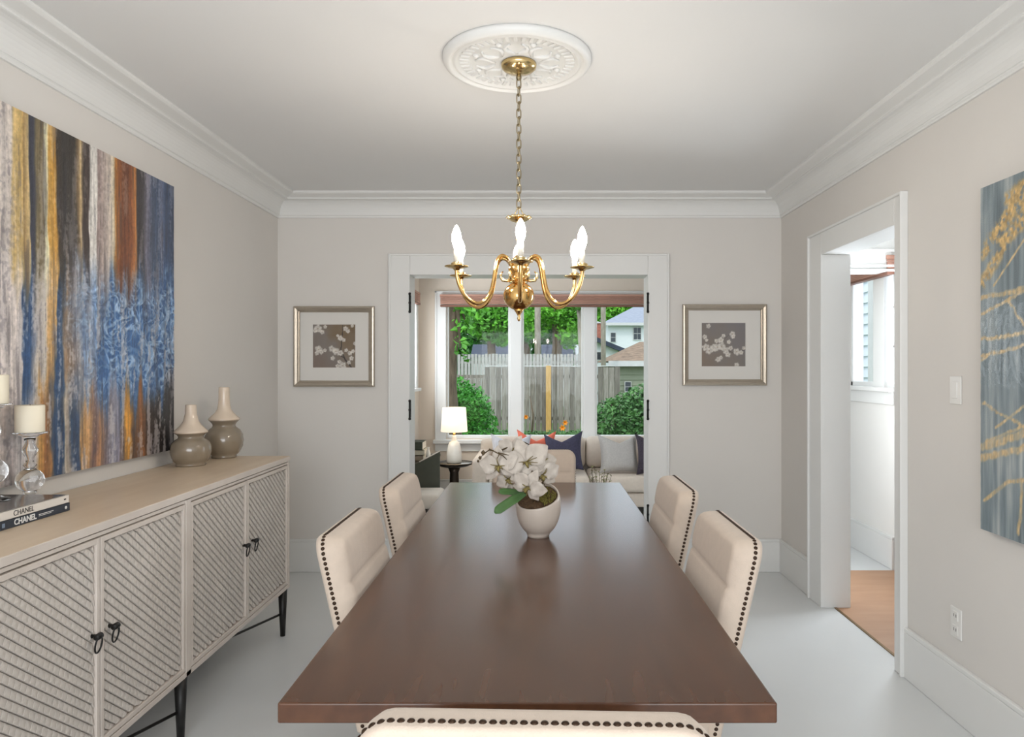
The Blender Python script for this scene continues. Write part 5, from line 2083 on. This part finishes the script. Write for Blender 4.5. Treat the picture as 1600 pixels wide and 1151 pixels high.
# low house with dark gable eave and brick chimney
d = 29.0
gh = thing('gabled_house', 'low pale house with a dark sloping eave left of the white house', 'house', (X(945, d), d, GZ))
MB().prism([(X(905, d), d, GZ), (X(966, d), d, GZ), (X(966, d), d, Z(548, d)), (X(930, d), d, Z(533, d)), (X(905, d), d, Z(520, d))],
           [(X(905, d), d + 4, GZ), (X(966, d), d + 4, GZ), (X(966, d), d + 4, Z(548, d)), (X(930, d), d + 4, Z(533, d)), (X(905, d), d + 4, Z(520, d))]).build('wall', M_houseW, gh)
a0, a1 = Vector((X(905, d), d - .3, Z(516, d))), Vector((X(976, d), d - .3, Z(545, d)))
dn = Vector((.05, 0, -.20))
MB().prism([a0, a1, a1 + dn, a0 + dn], [p + Vector((0, 4.6, 0)) for p in (a0, a1, a1 + dn, a0 + dn)]).build('roof', M_roofD, gh)
MB().box(X(934, d), X(945, d), d + 1.2, d + 1.7, Z(530, d), Z(502, d)).build('chimney', M_brick, gh)
MB().box(X(933, d), X(946, d), d + 1.15, d + 1.75, Z(502, d), Z(500, d)).build('chimney_cap', M_picket, gh)
sash_window(gh, X(936, d), d, Z(556, d), .24, .30, 1, 1)

# sage garage with a brown shingle roof, clapboard by clapboard
d = 20.0
gg = thing('garage', 'sage clapboard garage with brown shingle roof behind the shrub', 'garage', (X(1010, d), d, GZ))
gx0, gx1 = X(965, d), X(1090, d)
gzt = Z(571, d)
MB().box(gx0 + .03, gx1, d + .02, d + 4.0, GZ, gzt).build('wall', mat('shaded_sage', (96, 98, 84), .8), gg)  # shade of the side wall is put into this darker sage
z = GZ
while z < gzt - .02:
    zz = min(z + .15, gzt)
    m = MB()
    m.prism([(gx0, d + .012, zz), (gx0, d - .012, z), (gx0, d + .02, z), (gx0, d + .02, zz)], [(gx1, d + .012, zz), (gx1, d - .012, z), (gx1, d + .02, z), (gx1, d + .02, zz)])
    m.build('clapboard', M_garage, gg)
    z += .15
MB().box(gx0 - .28, gx1 + .2, d - .32, d - .26, gzt - .02, gzt + .13).build('gutter', M_picket, gg)
hz = gzt + .12
base_ = [(gx0 - .28, d - .28, hz), (gx1 + .2, d - .28, hz), (gx1 + .2, d + 4.3, hz), (gx0 - .28, d + 4.3, hz)]
ridge = [(gx0 + .9, d + 2, hz + .62), (gx1 - .9, d + 2, hz + .62)]
MB().add(base_ + ridge, [(0, 1, 5, 4), (1, 2, 5), (2, 3, 4, 5), (3, 0, 4), (0, 3, 2, 1)]).build('roof', M_roofB, gg)
sash_window(gg, X(981, d), d - .01, Z(604, d), .16, .26, 1, 2)

# dark roofs low behind the fences
for x0, x1, ytop, dd, lb in ((735, 800, 541, 29, 'dark slate shed roof behind the fence in the left pane'), (846, 897, 541, 31.5, 'dark slate shed roof behind the fence in the middle pane')):
    sd = thing('shed', lb, 'shed', (X((x0 + x1) / 2, dd), dd, GZ), 0, 'dark-roofed sheds beyond the fence')
    MB().box(X(x0, dd) + .1, X(x1, dd) - .1, dd + .1, dd + 2.3, GZ, Z(558, dd)).build('wall', M_houseW, sd)
    e0 = [(X(x0, dd), dd - .1, Z(558, dd)), (X(x0, dd), dd + 2.5, Z(558, dd)), (X(x0, dd), dd + 1.2, Z(ytop, dd) + .12)]
    e1_ = [(X(x1, dd), p[1], p[2]) for p in e0]
    MB().prism(e0, e1_).build('roof', M_roofD, sd)

# neighbour's white siding beside the hall window
nb = thing('neighbour_wall', 'white clapboard neighbour house seen through the hall side window', 'house', (5.2, 9, GZ))
MB().box(5.24, 5.6, 2.5, 15, GZ, 4.4).build('wall', M_siding, nb)
z = GZ
while z < 4.3:
    MB().prism([(5.245, 2.5, z + .17), (5.212, 2.5, z), (5.245, 2.5, z)], [(5.245, 15, z + .17), (5.212, 15, z), (5.245, 15, z)]).build('clapboard', M_siding, nb)
    z += .17
yy = 11.65
MB().tube([(5.16, yy, GZ), (5.16, yy, 4.4)], .07, 10).build('downpipe', M_pipe, nb)
MB().box(5.15, 5.25, 11.0, 11.22, GZ, 4.4).build('corner_board', M_picket, nb)
